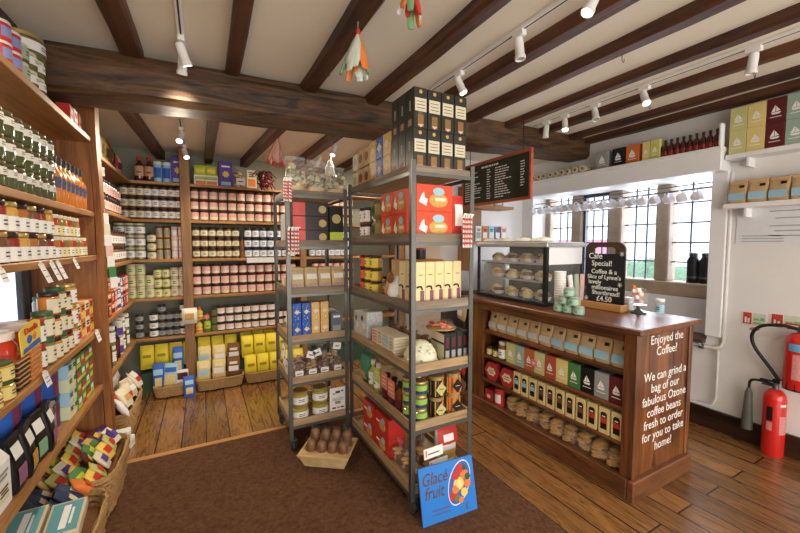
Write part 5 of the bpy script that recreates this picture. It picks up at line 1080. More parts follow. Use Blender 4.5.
for i in range(9): cbg[i % 3].put((xc+.045, 1.32+.110*i, ZK[3]+.001), RE+rnd.uniform(-.2, .2), f'clear bag of golden biscuits, {ORD[i]} from the lettered end on lowest counter shelf')
for i in range(9):
    q = Proto('sticker', 'sticker', MB().prism([(.018*math.cos(k*.6283), .018*math.sin(k*.6283)) for k in range(10)], -.001, 0, PAPER, 'y').mesh('stk', 0)) if False else None
tubtin('rtin', .042, .15, RED, LIDR, PAPER, 'round_tin').put((xc+.02, 2.33, ZK[3]+.001), RE, 'round red tin with white label beside the biscuit bags')
carton('smred', .10, .08, .10, mat('hex_red', (.42, .035, .03)), [('label', panel(-.2, .2, .3, .6, CREAM))], name='red_box').put((xc-.01, 2.44, ZK[3]+.001), RE, 'small dark red box at the far end of lowest counter shelf')
# things hanging past the counter's far end
hr = empty('hook_rack', (2.24, 2.80, 0), 'dark hook rack of snack bags past the far counter end', 'rack')
MB().box(2.20, 2.30, 2.79, 2.82, 0, .98, LATH).box(2.15, 2.75, 3.1, 3.13, 0, 1.0, LATH).build('rack_board', hr, 0)
MB().tube([(2.21, 2.79, .93), (2.12, 2.79, .93)], .004, STEEL).tube([(2.21, 2.79, .68), (2.12, 2.79, .68)], .004, STEEL).build('hook', hr)
for i, (z, c) in enumerate(((.78, BISC), (.52, BROWN), (.26, RED), (.06, BISC))):
    packet('hk%d' % i, .12, .05, .15, [KRAFT, MAROON, RED, BROWN][i], [('white_label', PAPER, -.3, .3, .3, .7)], 'snack_bag', 'bag').put((2.15, 2.79, z), RE, f'{["kraft", "maroon", "red", "brown"][i]} snack bag with white label hanging past the counter end', ry=.2)

# ------------------------------------------------------------------ on the counter top
ZT = 1.021
KX0, KX1, KY0, KY1 = 2.285, 2.72, 1.93, 2.72
dc = empty('display_case', (KX0, KY0, ZT), 'glass cake display case with white top and end on the counter', 'display case')
ALU = M('brushed_aluminium', (.55, .56, .55), .3, metal=.7)
MB().box(KX0-.01, KX1, KY0, KY1, ZT, ZT+.03, BLACK, .003).build('base', dc, 0)
MB().box(KX0-.015, KX1+.01, KY0-.02, KY1+.01, 1.475, 1.51, ALU, .006).box(KX0+.01, KX1, KY0, KY1, 1.505, 1.515, WHITE).build('top', dc, 0)
MB().box(KX0+.02, KX1, KY0, KY0+.02, 1.34, 1.476, WHITE, .003).build('white_end_panel', dc, 0)
MB().box(KX0, KX0+.03, KY0, KY0+.03, ZT+.03, 1.476, BLACK).box(KX1-.02, KX1, KY0, KY0+.02, ZT+.03, 1.476, BLACK).box(KX0, KX0+.02, KY1-.02, KY1, ZT+.03, 1.476, BLACK).build('frame', dc, 0)
MB().box(KX0+.004, KX0+.009, KY0+.03, KY1-.02, ZT+.03, 1.476, film('case_glass', (.7, .75, .75), .08, .03)).build('front_glass', dc, 0)
MB().box(KX0+.03, KX1-.02, KY0+.006, KY0+.01, ZT+.03, 1.34, film('case_glass')).build('end_glass', dc, 0)
MB().box(KX0+.03, KX1-.03, KY0+.03, KY1-.03, 1.20, 1.207, film('case_glass')).box(KX0+.03, KX1-.03, KY0+.03, KY1-.03, 1.34, 1.347, film('case_glass')).box(KX0+.02, KX0+.026, KY0+.03, KY1-.03, 1.195, 1.212, ALU).box(KX0+.02, KX0+.026, KY0+.03, KY1-.03, 1.335, 1.352, ALU).build('glass_shelf', dc, 0)
MB().box(KX1-.03, KX1-.01, KY0+.02, KY1, ZT+.03, 1.475, mat('case_back', (.06, .045, .03), .4)).build('back_panel', dc, 0)
r = random.Random(14)
for i in range(8):
    for k, z in enumerate((ZT+.031, 1.208, 1.348)):
        c, n_ = [(BROWN, 'chocolate'), (BISC, 'golden'), (YEL, 'lemon')][(i+k) % 3]
        q = MB().loft([(0, .07, .07), (.035, .085, .085), (.05, .08, .08), (.066, .03, .03)], c, 12)
        P = Proto('cake', 'cake', q.mesh('cake'+n_), [('paper_case', MB().loft([(-.0005, .072, .072), (.03, .088, .088)], PAPER, 12, cap=False).mesh('cakepc')), ('icing', MB().ball((0, 0, .058), (.03, .03, .018), CREAM).mesh('cakeic'))])
        P.put((KX0+.10+.05*(i % 2), KY0+.09+.085*i, z), 0, f'{n_} cake in a paper case, {ORD[i]} from the cups on {["lowest", "middle", "upper"][k]} case shelf')
for i in range(7):
    m_ = MB().lathe([(.04, 0), (.062, .01), (.055, .022), (.028, .034), (0, .038)], WINK, 14).mesh('mer')
    Proto('meringue', 'meringue', m_, [('dark_drizzle', MB().ball((.01, -.01, .034), (.012, .009, .005), SLATE).mesh('merd'))]).put((KX0+.07+.04*(i % 2), KY0+.07+.105*i, 1.516), 0, f'white meringue on top of the display case, {ORD[i]} from its white end', 'meringues on the display case')
# paper cups
def cupstack(x, y, n, lab, top_in=True):
    for k in range(n):
        b = MB().lathe([(.027, 0), (.0385, .085), (.041, .088), (.041, .093), (.0365, .091), (.026, .006)], mat('paper_cup', (.80, .79, .75), .5), 18).mesh('papercup')
        Proto('paper_cup', 'cup', b, [('rolled_rim', MB().lathe([(.0405, .087), (.0425, .0905), (.0405, .094)], WINK, 18).mesh('cuprim'))]).put((x, y, ZT+.0185*k+.0005), 0, f'white paper cup, {ORD[k]} up in the {lab}', 'nested paper cups')
cupstack(2.300, 1.815, 11, 'stack by the display case')
Proto('paper_cup', 'cup', bpy.data.meshes['papercup'], [('rolled_rim', bpy.data.meshes['cuprim'])]).put((2.300, 1.815, ZT+.0185*11+.1), 0, 'upturned white paper cup crowning the nested stack', rx=math.pi) if False else None
tub = jar('tub', .037, .058, mat('mint_tub', (.28, .46, .34), .4), mat('grey_lid', (.36, .38, .34), .35), mat('mint_label', (.36, .56, .42), .5), .1, .7, None, name='green_tub')
for k, n in enumerate((3, 2, 1)):
    for i in range(n): tub.put((2.235-.0*i, 1.765-.078*(i+k*.5)+.0, ZT+.0005+.059*k), RE, f'mint green tub, {ORD[i]} from the cups in {["bottom", "middle", "top"][k]} row of the pyramid')
# napkin/leaflet holder behind
lh = empty('leaflet_holder', (2.45, 1.84, ZT), 'clear holder of coloured leaflets between cups and blackboard', 'holder')
MB().box(2.44, 2.62, 1.80, 1.90, ZT, ZT+.16, film('case_glass')).build('clear_box', lh, 0)
for i, (m_) in enumerate((PAPER, SAGE, LPINK, NAVY)): MB(Matrix.Translation((2.46+.045*i, 1.83, ZT+.01)) @ Matrix.Rotation(.12*(i-1.5), 4, 'Y')).box(-.02, .02, -.012, .0, 0, .24, m_).build('leaflet', lh, 0)
# blackboard sign
ab = empty('blackboard_sign', (2.58, 1.66, ZT), 'small blackboard on the counter with chalk cafe special price', 'sign')
BX, BY0, BY1 = 2.58, 1.515, 1.815
bw = BY1-BY0; AZ = 1.56
ch = lambda c, y, z, r_, a0, a1, n=6: [(y+r_*math.cos(a0+(a1-a0)*i/n), z+r_*math.sin(a0+(a1-a0)*i/n)) for i in range(n+1)]
outl = [(BY0, ZT+.03*AZ), (BY1, ZT+.03*AZ)]+ch(0, BY1-.045, ZT+.275*AZ, .045, 0, math.pi/2)+ch(0, BY0+.045, ZT+.275*AZ, .045, math.pi/2, math.pi)
q = MB(Matrix.Translation((BX, 0, 0))); 
# board with a slot handle: lower slab plus bridge over the slot
q.prism([(BY0, ZT+.03*AZ), (BY1, ZT+.03*AZ), (BY1, ZT+.262*AZ), (BY0, ZT+.262*AZ)], 0, .014, BLACK, 'x')
q.prism([(BY0, ZT+.262*AZ), (BY0+.07, ZT+.262*AZ), (BY0+.07, ZT+.285*AZ), (BY0+.09, ZT+.292*AZ), (BY1-.09, ZT+.292*AZ), (BY1-.07, ZT+.285*AZ), (BY1-.07, ZT+.262*AZ), (BY1, ZT+.262*AZ), (BY1, ZT+.28*AZ)]+ch(0, BY1-.055, ZT+.28*AZ, .055, 0, math.pi/2)[1:]+ch(0, BY0+.055, ZT+.28*AZ, .055, math.pi/2, math.pi), 0, .014, mat('board_frame_wood', (.06, .03, .02), .5), 'x')
q.build('board', ab, 0)
MB().box(BX-.035, BX+.05, BY0-.005, BY1+.005, ZT, ZT+.032*AZ, mat('oak_foot', (.48, .24, .08), .45, var=.2), .004).build('wooden_foot', ab, 0)
q = MB()
cl = [('Cafe', .040, .238, .045), ('Special!', .036, .205, .012), ('Coffee & a', .031, .168, .0), ("Slice of Lynne's", .0285, .143, .0), ('lovely', .030, .118, .045), ("millionaires", .030, .093, -.006), ('Shortbread!', .030, .068, -.012), ('£4.50', .036, .038, -.005)]
ym = (BY0+BY1)/2
for s, sz, z, o in cl: q.text(s, sz*1.5, CHALK, facing(RE, (BX-.0012, ym+o*1.5, ZT+z*AZ)), sx=.97, bold=.0004)
for (yy, zz) in ((BY0+.022, ZT+.262*AZ), (BY0+.03, ZT+.122*AZ), (BY1-.018, ZT+.045*AZ)):
    for k in range(4):
        a = k*math.pi/4; q.tube([(BX-.0012, yy-.017*math.cos(a), zz-.017*math.sin(a)), (BX-.0012, yy+.017*math.cos(a), zz+.017*math.sin(a))], .0014, CHALK, 4)
q.build('chalk_lettering', ab, 0)
# glass jar stand and small things behind the blackboard
gj = empty('sweet_jar_stand', (2.655, 1.455, ZT), 'small stand with dark base and wrapped sweets beside the blackboard', 'stand')
MB().lathe([(.05, 0), (.052, .01), (.03, .02), (.012, .03), (.012, .05), (.05, .06)], SLATE, 16, 2.655, 1.455).build('stand_base', gj)
MB().lathe([(.04, .06), (.055, .07), (.055, .15), (.045, .17)], film('case_glass'), 16, 2.655, 1.455).build('glass_bowl', gj)
gj_ = MB(); r = random.Random(2)
for _ in range(16): gj_.ball((2.655+r.uniform(-.03, .03), 1.455+r.uniform(-.03, .03), ZT*0+.08+r.uniform(0, .10)), .014, [LPINK, WINK, ORANGE][_ % 3], 6, 4)
o = gj_.build('wrapped_sweets', gj)
for c in gj.children: c.data.transform(Matrix.Translation((0, 0, ZT)))
carton('blwh', .06, .06, .09, WHITE, [('label', panel(-.4, .4, .2, .6, LBLUE))], name='tissue_box').put((2.69, 1.57, ZT), RE, 'small white and blue box near the window side of counter')
jar('clearj', .028, .11, film('case_glass'), LIDW, LBLUE).put((2.70, 1.34, ZT), RE, 'small clear bottle with pale blue label on the counter corner')

# ------------------------------------------------------------------ menu board hanging on chains
mx_ = 2.42; MY0, MY1, MZ0, MZ1 = 2.235, 3.12, 1.90, 2.275
mn = empty('menu_board', (mx_, (MY0+MY1)/2, MZ0), 'red-framed blackboard menu hanging from the big beam', 'menu board')
FR = wood('red_frame', (.30, .05, .02), (.50, .12, .05), 'y', .4, 4, 10, .1)
MB().box(mx_, mx_+.012, MY0, MY1, MZ0, MZ1, mat('green_blackboard', (.025, .032, .022), .45)).build('blackboard', mn, 0)
fw = .024
MB().box(mx_-.010, mx_+.018, MY0-fw, MY1+fw, MZ1-.002, MZ1+fw, FR, .003).box(mx_-.010, mx_+.018, MY0-fw, MY1+fw, MZ0-fw, MZ0+.002, FR, .003).box(mx_-.010, mx_+.018, MY0-fw, MY0, MZ0, MZ1, FR, .003).box(mx_-.010, mx_+.018, MY1, MY1+fw, MZ0, MZ1, FR, .003).build('frame', mn, 0)
MB().tube([(mx_+.005, MY0+.08, MZ1+.02), (mx_+.005, MY0+.08, 2.59)], .004, BLACK).build('hanging_rod', mn)
MB().tube([(mx_+.005, MY1-.1, MZ1+.02), (mx_+.005, MY1-.1, 2.47)], .004, BLACK).build('hanging_rod', mn)
q = MB(); r = random.Random(6)
def dash(y1, y0, z, t=.0045):
    y = y1
    while y > y0+.01:
        w = min(r.uniform(.012, .05), y-y0); q.box(mx_-.0015, mx_, y-w, y, z-t, z+t, CHALK); y -= w+.009
dash(MY1-.28, MY0+.36, MZ1-.035, .008)
for i in range(13):
    z = MZ1-.068-.0225*i
    dash(MY1-.03, MY1-.03-r.uniform(.12, .26), z); dash(MY1-.36, MY1-.41, z)
    dash(MY1-.47, MY1-.47-r.uniform(.10, .22), z)
    if i < 10: dash(MY0+.10, MY0+.055, z)
q.build('chalk_lettering', mn, 0)
# wooden wall shelves behind the counter
wk = empty('wooden_wall_shelf', (2.9, 3.44, 1.5), 'wooden shelves with tea tins on the niche wall behind the counter', 'shelf')
nx0 = 2.60; nx1 = 3.20
MB().box(nx0, nx1+.02, 3.20, 3.448, 1.50, 1.53, SHW).build('shelf', wk, 0); MB().box(nx0, nx1+.02, 3.20, 3.448, 1.90, 1.93, SHW).build('shelf', wk, 0)
MB().box(nx0, nx0+.03, 3.22, 3.448, 1.20, 2.15, UPRB).box(nx0+.03, nx0+.33, 3.43, 3.448, 1.53, 1.90, UPRB).build('side_board', wk, 0)
for i, (n_, m_) in enumerate((('white', PAPER), ('orange', ORANGE), ('sky blue', LBLUE), ('slate', SLATE), ('white and pink', LPINK))):
    carton('tt'+n_, .085, .08, .17, m_, [('label', both(panel(-.35, .35, .2, .6, PAPER if i else SAGE), lines(-.3, .3, .65, .85, 2)))], name='tea_tin').put((2.74+.095*i, 3.25, 1.531), 0, f'{n_} tea tin on the wooden niche shelf')
for i in range(3): carton('lowbx%d' % i, .13, .08, .12, [KRAFT, BISC, GREY][i], [('label', panel(-.3, .3, .2, .7, PAPER))], name='storage_box').put((2.74+.15*i, 3.25, 1.931), 0, f'{["kraft", "tan", "grey"][i]} storage box on the upper niche shelf')
cm = empty('coffee_machine', (3.0, 3.1, .9), 'steel coffee machine half hidden behind the display case', 'coffee machine')
MB().box(2.80, 3.35, 2.95, 3.35, 0, .92, CNT, .004).build('base_cabinet', cm, 0)
MB().box(2.88, 3.30, 2.98, 3.33, .92, 1.28, ALU, .02).build('body', cm, 0); MB().box(2.87, 3.31, 2.97, 3.0, 1.12, 1.20, BLACK, .003).build('panel', cm, 0)
MB().box(2.9, 3.28, 3.0, 3.3, 1.28, 1.31, DSTEEL, .004).build('cup_tray', cm, 0)

# ------------------------------------------------------------------ window dressing
rl = empty('hanging_rail', (XW+.02, 2.3, 2.0), 'long thin metal rail of mugs across the mullioned window', 'rail')
MB().tube([(XW-.03, 1.40, 1.955), (XW+.03, 3.36, 1.935)], .007, STEEL).build('rail_bar', rl); MB().tube([(XW+.02, 1.44, 2.00), (XW+.05, 3.28, 1.99)], .005, STEEL).build('rail_bar', rl)
MB().tube([(XW-.029, 1.41, 1.955), (XW+.03, 1.41, 1.955)], .008, STEEL).build('rail_bracket', rl)
us = [532, 541, 548, 556, 563, 570, 577, 585, 593, 602.5, 611.5, 621, 631, 642, 654, 668, 682, 697]
CUPM = M('white_china', (.90, .90, .92), .25, coat=.5, var=.02)
def mug():
    b = MB().lathe([(.022, -.045), (.034, -.035), (.043, -.01), (.046, .028), (.047, .032), (.043, .03), (.032, -.03), (0, -.036)], CUPM, 16).mesh('mug')
    return Proto('white_mug', 'mug', b, [('handle', MB().tube([(.044, 0, .018), (.062, 0, .018), (.066, 0, 0), (.056, 0, -.018), (.040, 0, -.02)], .0045, CUPM, 6).mesh('mugh')), ('hook', MB().tube([(.060, 0, .012), (.066, 0, .03), (.066, 0, .045), (.060, .006, .055)], .002, STEEL, 5).mesh('hook'))])
MG = mug()
for i, u in enumerate(us):
    x = XW-.02+.05*(len(us)-1-i)/len(us)*0+.0; v = 211-(u-532)*.078-(2 if i > 8 else 0)
    y = fy(u, x, v); z = EYE+(_ray(u, v).z/_ray(u, v).x)*x
    MG.put((x, y, 1.947-.054), rnd.uniform(-.5, .5)+1.57, f'white mug hanging from the window rail, {ORD[len(us)-1-i]} counted from the nearer end', 'mugs on the window rail', ry=-1.25, sc=.92)
flk = MB().lathe([(.045, 0), (.048, .01), (.048, .20), (.035, .23), (.03, .235)], BLACK, 16).mesh('flask')
FP = Proto('vacuum_flask', 'flask', flk, [('pump_lid', MB().lathe([(.034, .235), (.036, .265), (.02, .275)], DSTEEL, 14).box(-.012, .012, -.05, 0, .255, .268, DSTEEL).mesh('flaskl')), ('steel_band', MB().lathe([(.0488, .04), (.0488, .06)], STEEL, 16).mesh('flaskb'))])
for i, u in enumerate((690, 703)): FP.put((XP-.01-.05*0, fy(u, XP-.05, 285), 1.151), RE, f'black vacuum flask on the stone window sill, {["farther", "nearer"][i]} one')
# ledge above the window: books/boxes, bottles, rolls
XLg = XW-.10
for i, (ua, n_, m_) in enumerate(((603, 'grey', GREY), (619, 'black', BLACK), (633, 'orange', mat('orange_tea', (.62, .16, .04), .45)), (646.5, 'pale yellow', mat('soft_yellow', (.74, .60, .22))), (655.5, 'lime yellow', mat('lime_yellow', (.60, .60, .16), .5)))):
    carton('lg'+n_, (.12, .115, .115, .062, .075)[i], .07, .165, m_, [('ship_emblem', ship)], name='tea_carton').put((XLg-.06, fy(ua, XLg-.05, 150)-.0, 2.2325), RE, f'{n_} tea carton on the white ledge over the window')
PBt_ = bottle('ketch', .0205, .145, M('oxblood_glass', (.05, .008, .006), .15, coat=.8), LIDB, mat('scarlet_label', (.36, .02, .02), .4), l0=.14, l1=.34, name='sauce_bottle')
for i in range(12): PBt_.put((XLg-.03, 1.385+.045*i, 2.2325), RE, f'little dark bottle with red label on the window ledge, {ORD[i]} from its near end', 'row of little sauce bottles')
for i in range(2):
    q = MB().lathe([(.012, 0), (.012, .17)], WHITE, 12).mesh('candle'); Proto('white_candle', 'candle', q, [('wick', MB().tube([(0, 0, .17), (.001, 0, .18)], .001, INK, 5).mesh('wickc'))]).put((XLg-.06+.03*i, 1.352-.0*i+.001+(.0 if i else .0), 2.2325), 0, f'slim white candle at the near end of the ledge, {["front", "rear"][i]} one')
for i in range(9):
    q = MB(Matrix.Rotation(math.pi/2, 4, 'Y') @ Matrix.Translation((0, 0, -.06))); q.lathe([(.034, 0), (.036, .01), (.036, .12), (.034, .13), (.016, .13), (.016, .128)], mat('paper_roll', (.62, .56, .42), .8), 14)
    Proto('paper_roll', 'roll', q.mesh('proll'), [('dark_core', MB(Matrix.Rotation(math.pi/2, 4, 'Y')).lathe([(.015, -.062), (.015, .062)], BROWN, 12).mesh('pcore'))]).put((XLg-.03, 2.49+.078*i, 2.2325+.0365), rnd.uniform(-.2, .2), f'pale paper roll lying on the ledge under the beam, {ORD[i]} past the cartons', 'paper rolls on the ledge')

# ------------------------------------------------------------------ right wall: shelves, notices, extinguishers
for n_, z in (('upper', 2.165), ('lower', 1.80)):
    e = empty('white_wall_shelf', (XW-.1, .6, z), f'white painted wall shelf beside the window, {n_} one', 'shelf')
    MB().box(XW-.145, XW-.001, -.3, 1.325, z-.035, z, WHITE, .003).build('shelf_board', e, 0)
    MB().box(XW-.10, XW-.001, 1.20, 1.215, z-.10, z-.035, WHITE).build('bracket', e, 0)
bkc = [('olive', mat('olive_yellow', (.58, .56, .24))), ('yellow', mat('soft_yellow', (.74, .60, .22))), ('maroon', MAROON), ('sage', mat('sage_green', (.32, .44, .36))), ('dark green', GREEN), ('orange', ORANGE)]
for i, (n_, m_) in enumerate(bkc):
    for k in range(2): carton('bk_'+n_, .098, .08, .165, m_, [('ship_emblem', ship)], name='tea_carton').put((XW-.135, 1.262-.1005*i, 2.166+.166*k), RE, f'{n_} tea carton in the {["lower", "upper"][k]} tier on the white wall shelf')
for i in range(7): PC_.put((XW-.085, 1.255-.112*i, 1.801), RE+rnd.uniform(-.06, .06), f'kraft coffee bag with blue label, {ORD[i]} from the window on lower wall shelf', 'coffee bags on the lower wall shelf')
nt = MB().box(XW-.006, XW-.001, .55, 1.285, 1.50, 1.755, mat('notice_grey', (.74, .75, .78), .4)).mesh('notice', 0)
o = bpy.data.objects.new('wall_notice', nt); COL.objects.link(o); tag(o, 'pale grey printed notice under the lower wall shelf', 'notice')
q = MB(); r = random.Random(3)
for k in range(5):
    z = 1.735-.05*k if k < 2 else 1.70-.035*k
    q.box(XW-.0068, XW-.006, .75 if k else .8, 1.10-.03*(k % 2), z-.004, z+.004, mat('faint_print', (.36, .37, .40), .5))
for k in range(3): q.box(XW-.0068, XW-.006, 1.02, 1.25, 1.56-.02*k-.003, 1.56-.02*k+.003, mat('faint_print', (.36, .37, .40)))
c = q.build('faint_print', None, 0); c.parent = o
GS = M('sign_green', (.22, .50, .24), .4); SR = M('sign_red', (.55, .06, .03), .4); GC = M('sign_cream', (.62, .68, .50), .4)
for i, (y1, y0, z0, z1) in enumerate(((1.222, 1.085, .893, .990), (1.065, .90, .900, 1.002))):
    o = bpy.data.objects.new('safety_sign', MB().box(XW-.004, XW-.001, y0, y1, z0, z1, PAPER).mesh('ss%d' % i, 0)); COL.objects.link(o)
    tag(o, f'small red and green extinguisher instruction sign, {["nearer the window", "above the wall-hung extinguisher"][i]}', 'sign')
    w = y1-y0; q = MB().box(XW-.0048, XW-.004, y1-w*.40, y1-w*.04, z0+.005, z1-.005, SR).box(XW-.0048, XW-.004, y0+w*.03, y1-w*.44, z0+.004, z0+.030, GC).box(XW-.0048, XW-.004, y0+w*.03, y1-w*.44, z0+.034, z1-.004, GC)
    q.box(XW-.0054, XW-.0048, y0+w*.3, y1-w*.5, z0+.04, z0+.055, GS).box(XW-.0054, XW-.0048, y0+w*.08, y0+w*.24, z0+.04, z0+.062, GS).box(XW-.0054, XW-.0048, y0+w*.1, y1-w*.5, z0+.010, z0+.024, GS)
    q.box(XW-.0054, XW-.0048, y1-w*.32, y1-w*.24, z0+.014, z0+.05, WINK).box(XW-.0054, XW-.0048, y1-w*.19, y1-w*.12, z0+.014, z0+.058, WINK)
    c = q.build('pictograms', None, 0); c.parent = o
o = MB().prism([(1.145, .880), (1.115, .868), (1.13, .854), (1.155, .848), (1.178, .859), (1.172, .872)], XW-.003, XW-.001, mat('sticker_rust', (.42, .16, .10), .5, var=.6, vs=120), 'x').build('torn_sticker', None, 0); tag(o, 'small torn rust-coloured sticker under the first safety sign', 'sticker')
RD = M('extinguisher_red', (.62, .02, .015), .22, coat=.6, var=.03)
def ext(cx_, cy_, z0, r_, h, lab, hose, body_marks, co2):
    e = empty('fire_extinguisher', (cx_, cy_, z0), lab, 'fire extinguisher')
    T_ = Matrix.Translation((cx_, cy_, z0))
    MB(T_).lathe([(r_*.92, 0), (r_, .015), (r_, h-.07), (r_*.92, h-.035), (r_*.6, h-.008), (r_*.3, h)], RD, 26).build('cylinder', e)
    q = MB(T_).lathe([(r_*.30, h), (r_*.30, h+.03), (r_*.2, h+.045)], STEEL, 14); q.build('valve', e)
    q = MB(T_)
    q.box(-.012, .012, -.02, .085, h+.045, h+.055, RED if not co2 else BLACK, .002).box(-.010, .010, 0, .075, h+.015, h+.022, BLACK, .002); q.tube([(0, 0, h+.03), (0, .0, h+.05)], .012, BLACK); q.build('handle', e, 0)
    a0 = math.pi*.62; q = MB(T_)
    for (za, zb, m_, aa, ab) in body_marks: q.lathe([(r_*1.006, za), (r_*1.006, zb)], m_, 12, a0=aa, a1=ab)
    q.build('printed_label', e, 60)
    return e, T_
c1 = (3.545, .993)
e, T_ = ext(c1[0], c1[1], .0, .062, .475, 'red carbon dioxide fire extinguisher standing on the floor by the wall', None,
    [(.17, .30, mat('panel_print', (.62, .26, .24), .5, var=.5, vs=120), 3.9, 4.9), (.26, .36, BLACK, 2.75, 3.3), (.19, .25, mat('panel_print', (.62, .26, .24)), 2.8, 3.3), (.37, .385, WINK, 3.9, 4.5)], True)
MB(T_).tube(curve([(0, 0, .50), (-.005, .05, .51), (-.01, .105, .51), (-.01, .135, .49), (-.01, .14, .43)]), .009, BLACK, 8).build('hose', e)
MB(T_ @ Matrix.Translation((-.01, .14, .13))).lathe([(.034, 0), (.030, .10), (.022, .27), (.014, .30), (.010, .31)], mat('grey_horn', (.10, .10, .085), .5), 18).build('horn', e)
MB(T_).tube([(0, -.01, .535), (0, .015, .53)], .016, BLACK, 8).build('safety_pin', e)
e, T_ = ext(XW-.095, .875, .515, .082, .39, 'red water fire extinguisher hung on the wall, partly cut by the frame edge', None,
    [(.27, .32, mat('panel_blue', (.12, .40, .62), .4), 2.6, 5.0), (.08, .25, mat('panel_print', (.62, .26, .24)), 2.9, 4.8), (.0, .05, BLACK, 0, 6.28)], False)
MB(T_).tube(curve([(0, .02, .41), (-.02, .10, .425), (-.03, .20, .40), (-.03, .245, .33), (-.02, .23, .24), (-.01, .16, .13), (-.01, .105, .05), (-.01, .09, .03)]), .011, BLACK, 10).build('hose', e)
MB(T_).box(-.03, .095, -.04, .0, .30, .36, STEEL).build('wall_bracket', e, 0)
# white pipes on the wall
PIP = M('pipe_white', (.74, .73, .70), .4, var=.05)
pp = empty('wall_pipe', (XW-.02, 1.33, 0), 'white painted pipe running down the wall and along to the counter', 'pipe')
MB().tube([(XW-.02, 1.322, 2.05), (XW-.02, 1.322, .73), (XW-.022, 1.335, .69), (XW-.03, 1.37, .67), (XW-.03, 1.50, .665), (XW-.03, 2.2, .66)], .012, PIP, 10).build('upper_pipe', pp)
MB().tube([(XW-.035, 1.345, .66), (XW-.035, 1.345, .26), (XW-.04, 1.37, .20), (XW-.04, 1.45, .185), (XW-.04, 1.9, .18)], .010, PIP, 10).build('lower_pipe', pp)
MB().tube([(XW-.045, 1.44, .665), (XW-.045, 1.47, .665)], .02, STEEL, 8).tube([(XW-.045, 1.455, .665), (XW-.085, 1.455, .69)], .008, LBLUE, 6).build('valve', pp)
# ------------------------------------------------------------------ track lighting
LENS = mat('lamp_glow', (1, .95, .82), .3, var=0, emit=14); LENSO = mat('lamp_lens', (.35, .38, .42), .2, var=.1)
SW = M('lamp_white', (.78, .77, .74), .4, var=.02)
def head(pos, dirv, label, on=True, power=9, zt=ZC, angle=100):
    e = empty('track_spotlight', (pos[0], pos[1], zt-.02), label, 'spotlight', 'track spotlights')
    p = Vector((pos[0], pos[1], zt-.02)); d = Vector(dirv).normalized()
    MB(Matrix.Translation(p)).box(-.016, .016, -.035, .035, -.028, 0, SW, .003).build('adapter', e, 0)
    c = p+Vector((0, 0, -.065)); MB().tube([p+Vector((0, 0, -.028)), c], .007, SW).build('stem', e)
    rot = d.to_track_quat('Z', 'Y').to_matrix().to_4x4(); T_ = Matrix.Translation(c) @ rot
    h = MB(T_).lathe([(.016, -.035), (.021, -.03), (.023, .0), (.023, .052), (.027, .058), (.027, .074), (.0225, .075), (.021, .066)], SW, 18).build('lamp_head', e)
    MB(T_).lathe([(.0215, .067), (.0, .070)], LENS if on else LENSO, 16).build('bulb', h)
    if on:
        l = bpy.data.lights.new('lamp_light', 'SPOT'); l.energy = power; l.color = (1, .86, .66); l.spot_size = R_(angle); l.spot_blend = .8; l.shadow_soft_size = .04
        lo = bpy.data.objects.new('lamp_light', l); COL.objects.link(lo); lo.location = c+d*.10; lo.rotation_euler = (-d).to_track_quat('Z', 'Y').to_euler(); lo.parent = e; lo.location -= e.location
def track(x, y0, y1, z, label):
    o = MB().box(x-.017, x+.017, y0, y1, z-.02, z+.0, SW, .003).mesh('trk', 0); b = bpy.data.objects.new('light_track', o); COL.objects.link(b); tag(b, label, 'light track')
    c = MB().box(x-.004, x+.004, y0+.01, y1-.01, z-.0208, z-.0195, INK).build('groove', None, 0); c.parent = b
TX1 = 1.322*HC; TX2 = 2.46*HC
track(TX1, -1.5, 2.50, ZC, 'long white light track above the tall rack'); track(TX2, -1.5, 2.48, ZC, 'long white light track above the shop counter')
track(-.07, 1.2, 2.50, ZC, 'short white light track above the left aisle'); track(-.13, 3.3, 4.25, 2.47, 'short white light track in the back room')
for i, (y, d, on) in enumerate(((1.93, (.25, -.35, -1), True), (1.43, (.05, -.1, -1), False), (1.02, (-.5, .1, -1), True), (.1, (.3, .6, -1), True), (-.7, (-.5, .7, -1), True))):
    head((TX1, y), d, f'white track spotlight over the tall rack, {ORD[i]} from the beam', on, 16)
for i, (y, d, on) in enumerate(((2.32, (0, .1, -1), False), (2.13, (-.3, -.3, -1), True), (1.86, (-.35, -.4, -1), False), (1.50, (-.4, -.5, -1), True), (.93, (.02, .1, -1), False), (.2, (-.6, .5, -1), True))):
    head((TX2, y), d, f'white track spotlight over the counter, {ORD[i]} from the beam', on, 13)
head((-.07, 2.30), (.35, .25, -1), 'upper of two white spotlights under the left ceiling track', True, 16); head((-.07, 2.42), (-.1, .45, -1), 'second white spotlight beside the big beam over left aisle', True, 16)
head((-.07, 1.3), (-.6, .4, -1), 'white track spotlight over the left aisle nearest the camera', True, 16)
for i, (y, d) in enumerate(((3.55, (-.2, -.6, -.8)), (4.15, (.2, -.5, -.8)))): head((-.13, y), d, f'bright white spotlight in the back room, {["nearer", "farther"][i]} of two', True, 26, 2.47, 150)
for i, x in enumerate((1.1, 2.0)):
    track(x, 3.2, 4.1, 2.47, f'white light track in the back room beyond the tall rack, {["first", "second"][i]}')
    for k in range(2): head((x, 3.35+.5*k), (-.3, .5 if k else -.2, -.8), f'back room spotlight on the {["first", "second"][i]} far track, {["nearer", "farther"][k]}', True, 20, 2.47, 140)
# ceiling cup hooks
for i, (u, v) in enumerate(((622, 58), (754, 74), (649, 106), (326, 73))):
    x, y = fz(u, v, 2.53); o = MB().tube([(x, y, 2.56), (x, y, 2.52), (x+.012, y, 2.508), (x+.022, y, 2.52), (x+.02, y, 2.53)], .0022, STEEL, 5).build('ceiling_hook'); tag(o, f'small metal hook in a ceiling joist, {["over the counter", "nearest the wall books", "near the ledge bottles", "beside the hanging sweets"][i]}', 'hook')
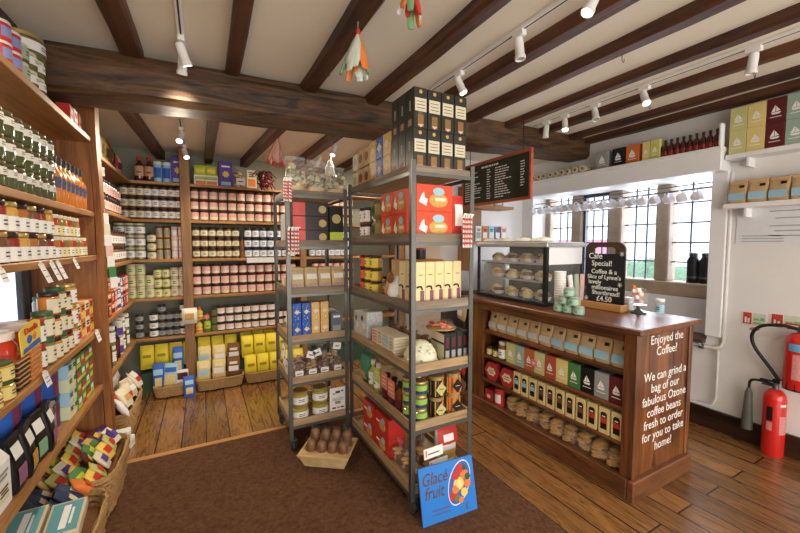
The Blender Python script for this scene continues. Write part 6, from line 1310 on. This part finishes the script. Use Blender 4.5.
# hanging bunches of wrapped sweets
def bunch(loc, n, s, key, mats, label, seed=1, cat='sweets'):
    r = random.Random(seed); e = empty('hanging_sweet_bunch', loc, label, cat); L_ = Vector(loc)
    MB(Matrix.Translation(L_)).tube([(0, 0, .03), (0, 0, -.02)], .002, SAGE, 5).ball((0, 0, -.02), (.012, .012, .02), RED, 8, 5).build('string_knot', e)
    for i in range(n):
        a = i*2.4+r.uniform(-.2, .2); rr = .2+.8*((i*.618) % 1); q = MB(Matrix.Translation(L_+Vector((0, 0, -.02))) @ Matrix.Rotation(a, 4, 'Z') @ Matrix.Rotation(.42*rr+.05, 4, 'X'))
        q.loft([(-.17*s-.02*(i % 3), .028*s, .01), (-.15*s, .038*s, .02*s), (-.06*s, .034*s, .018*s), (-.02*s, .012, .01), (0, .006, .006)], mats[i % len(mats)], 10, 2.6)
        q.box(-.013*s, .013*s, -.012*s, -.0095*s, -.13*s, -.07*s, mats[(i+1) % len(mats)]); q.build('wrapped_stick', e, 50)
x, y = fz(358, 28, 2.50); bunch((x, y, 2.50), 15, 1.0, 'bn1', [mat('orange_wrap', (.75, .22, .05), .3), mat('mint_wrap', (.55, .66, .55), .25), mat('silver_wrap', (.62, .62, .56), .25), mat('green_wrap', (.18, .38, .18), .3)], 'bunch of orange and green wrapped sweets hanging from a joist')
x, y = fz(411, -26, 2.56); bunch((x, y, 2.56), 8, .8, 'bn2', [RED, mat('green_wrap', (.18, .38, .18)), mat('orange_wrap', (.75, .22, .05)), WINK], 'bunch of red and green sweets hanging at the top picture edge', 2)
bunch((fx(277, 3.3, 112), 3.3, 2.42), 12, 1.2, 'bn3', [mat('peach_wrap', (.72, .40, .30), .3), FROST, RED], 'bunch of peach and red sweets hanging behind the big beam', 3)
bunch((fx(330, 3.3, 150), 3.3, 2.30), 8, 1.2, 'bn4', [FROST, WINK, mat('peach_wrap', (.72, .40, .30))], 'bunch of pale wrapped sweets hanging beyond the gift hampers', 5)
# chilli garland
g0 = (fx(264, 4.20, 170), 4.20, 2.28); e = empty('chilli_garland', g0, 'garland of dried dark red chillies hanging by the back shelf', 'garland')
MB().tube([(g0[0], g0[1], 2.47), (g0[0], g0[1], 2.20)], .002, SAGE, 5).build('string', e)
q = MB(); r = random.Random(4); CH = M('dried_chilli', (.24, .02, .03), .3, coat=.4)
for i in range(70):
    c = Vector((g0[0]+r.gauss(0, .035), g0[1]+r.uniform(-.05, .03), 2.22+r.uniform(-.10, .06))); d = Vector((r.uniform(-1, 1)*.9, r.uniform(-.8, .2), -r.uniform(.3, 1.2))).normalized()*r.uniform(.06, .10)
    q.tube([c, c+d*.5+Vector((0, -.006, 0)), c+d], [.008, .007, .002], [CH, MAROON, LPINK][i % 3 if i % 5 == 0 else i % 2], 6)
q.build('chilli', e, 60)
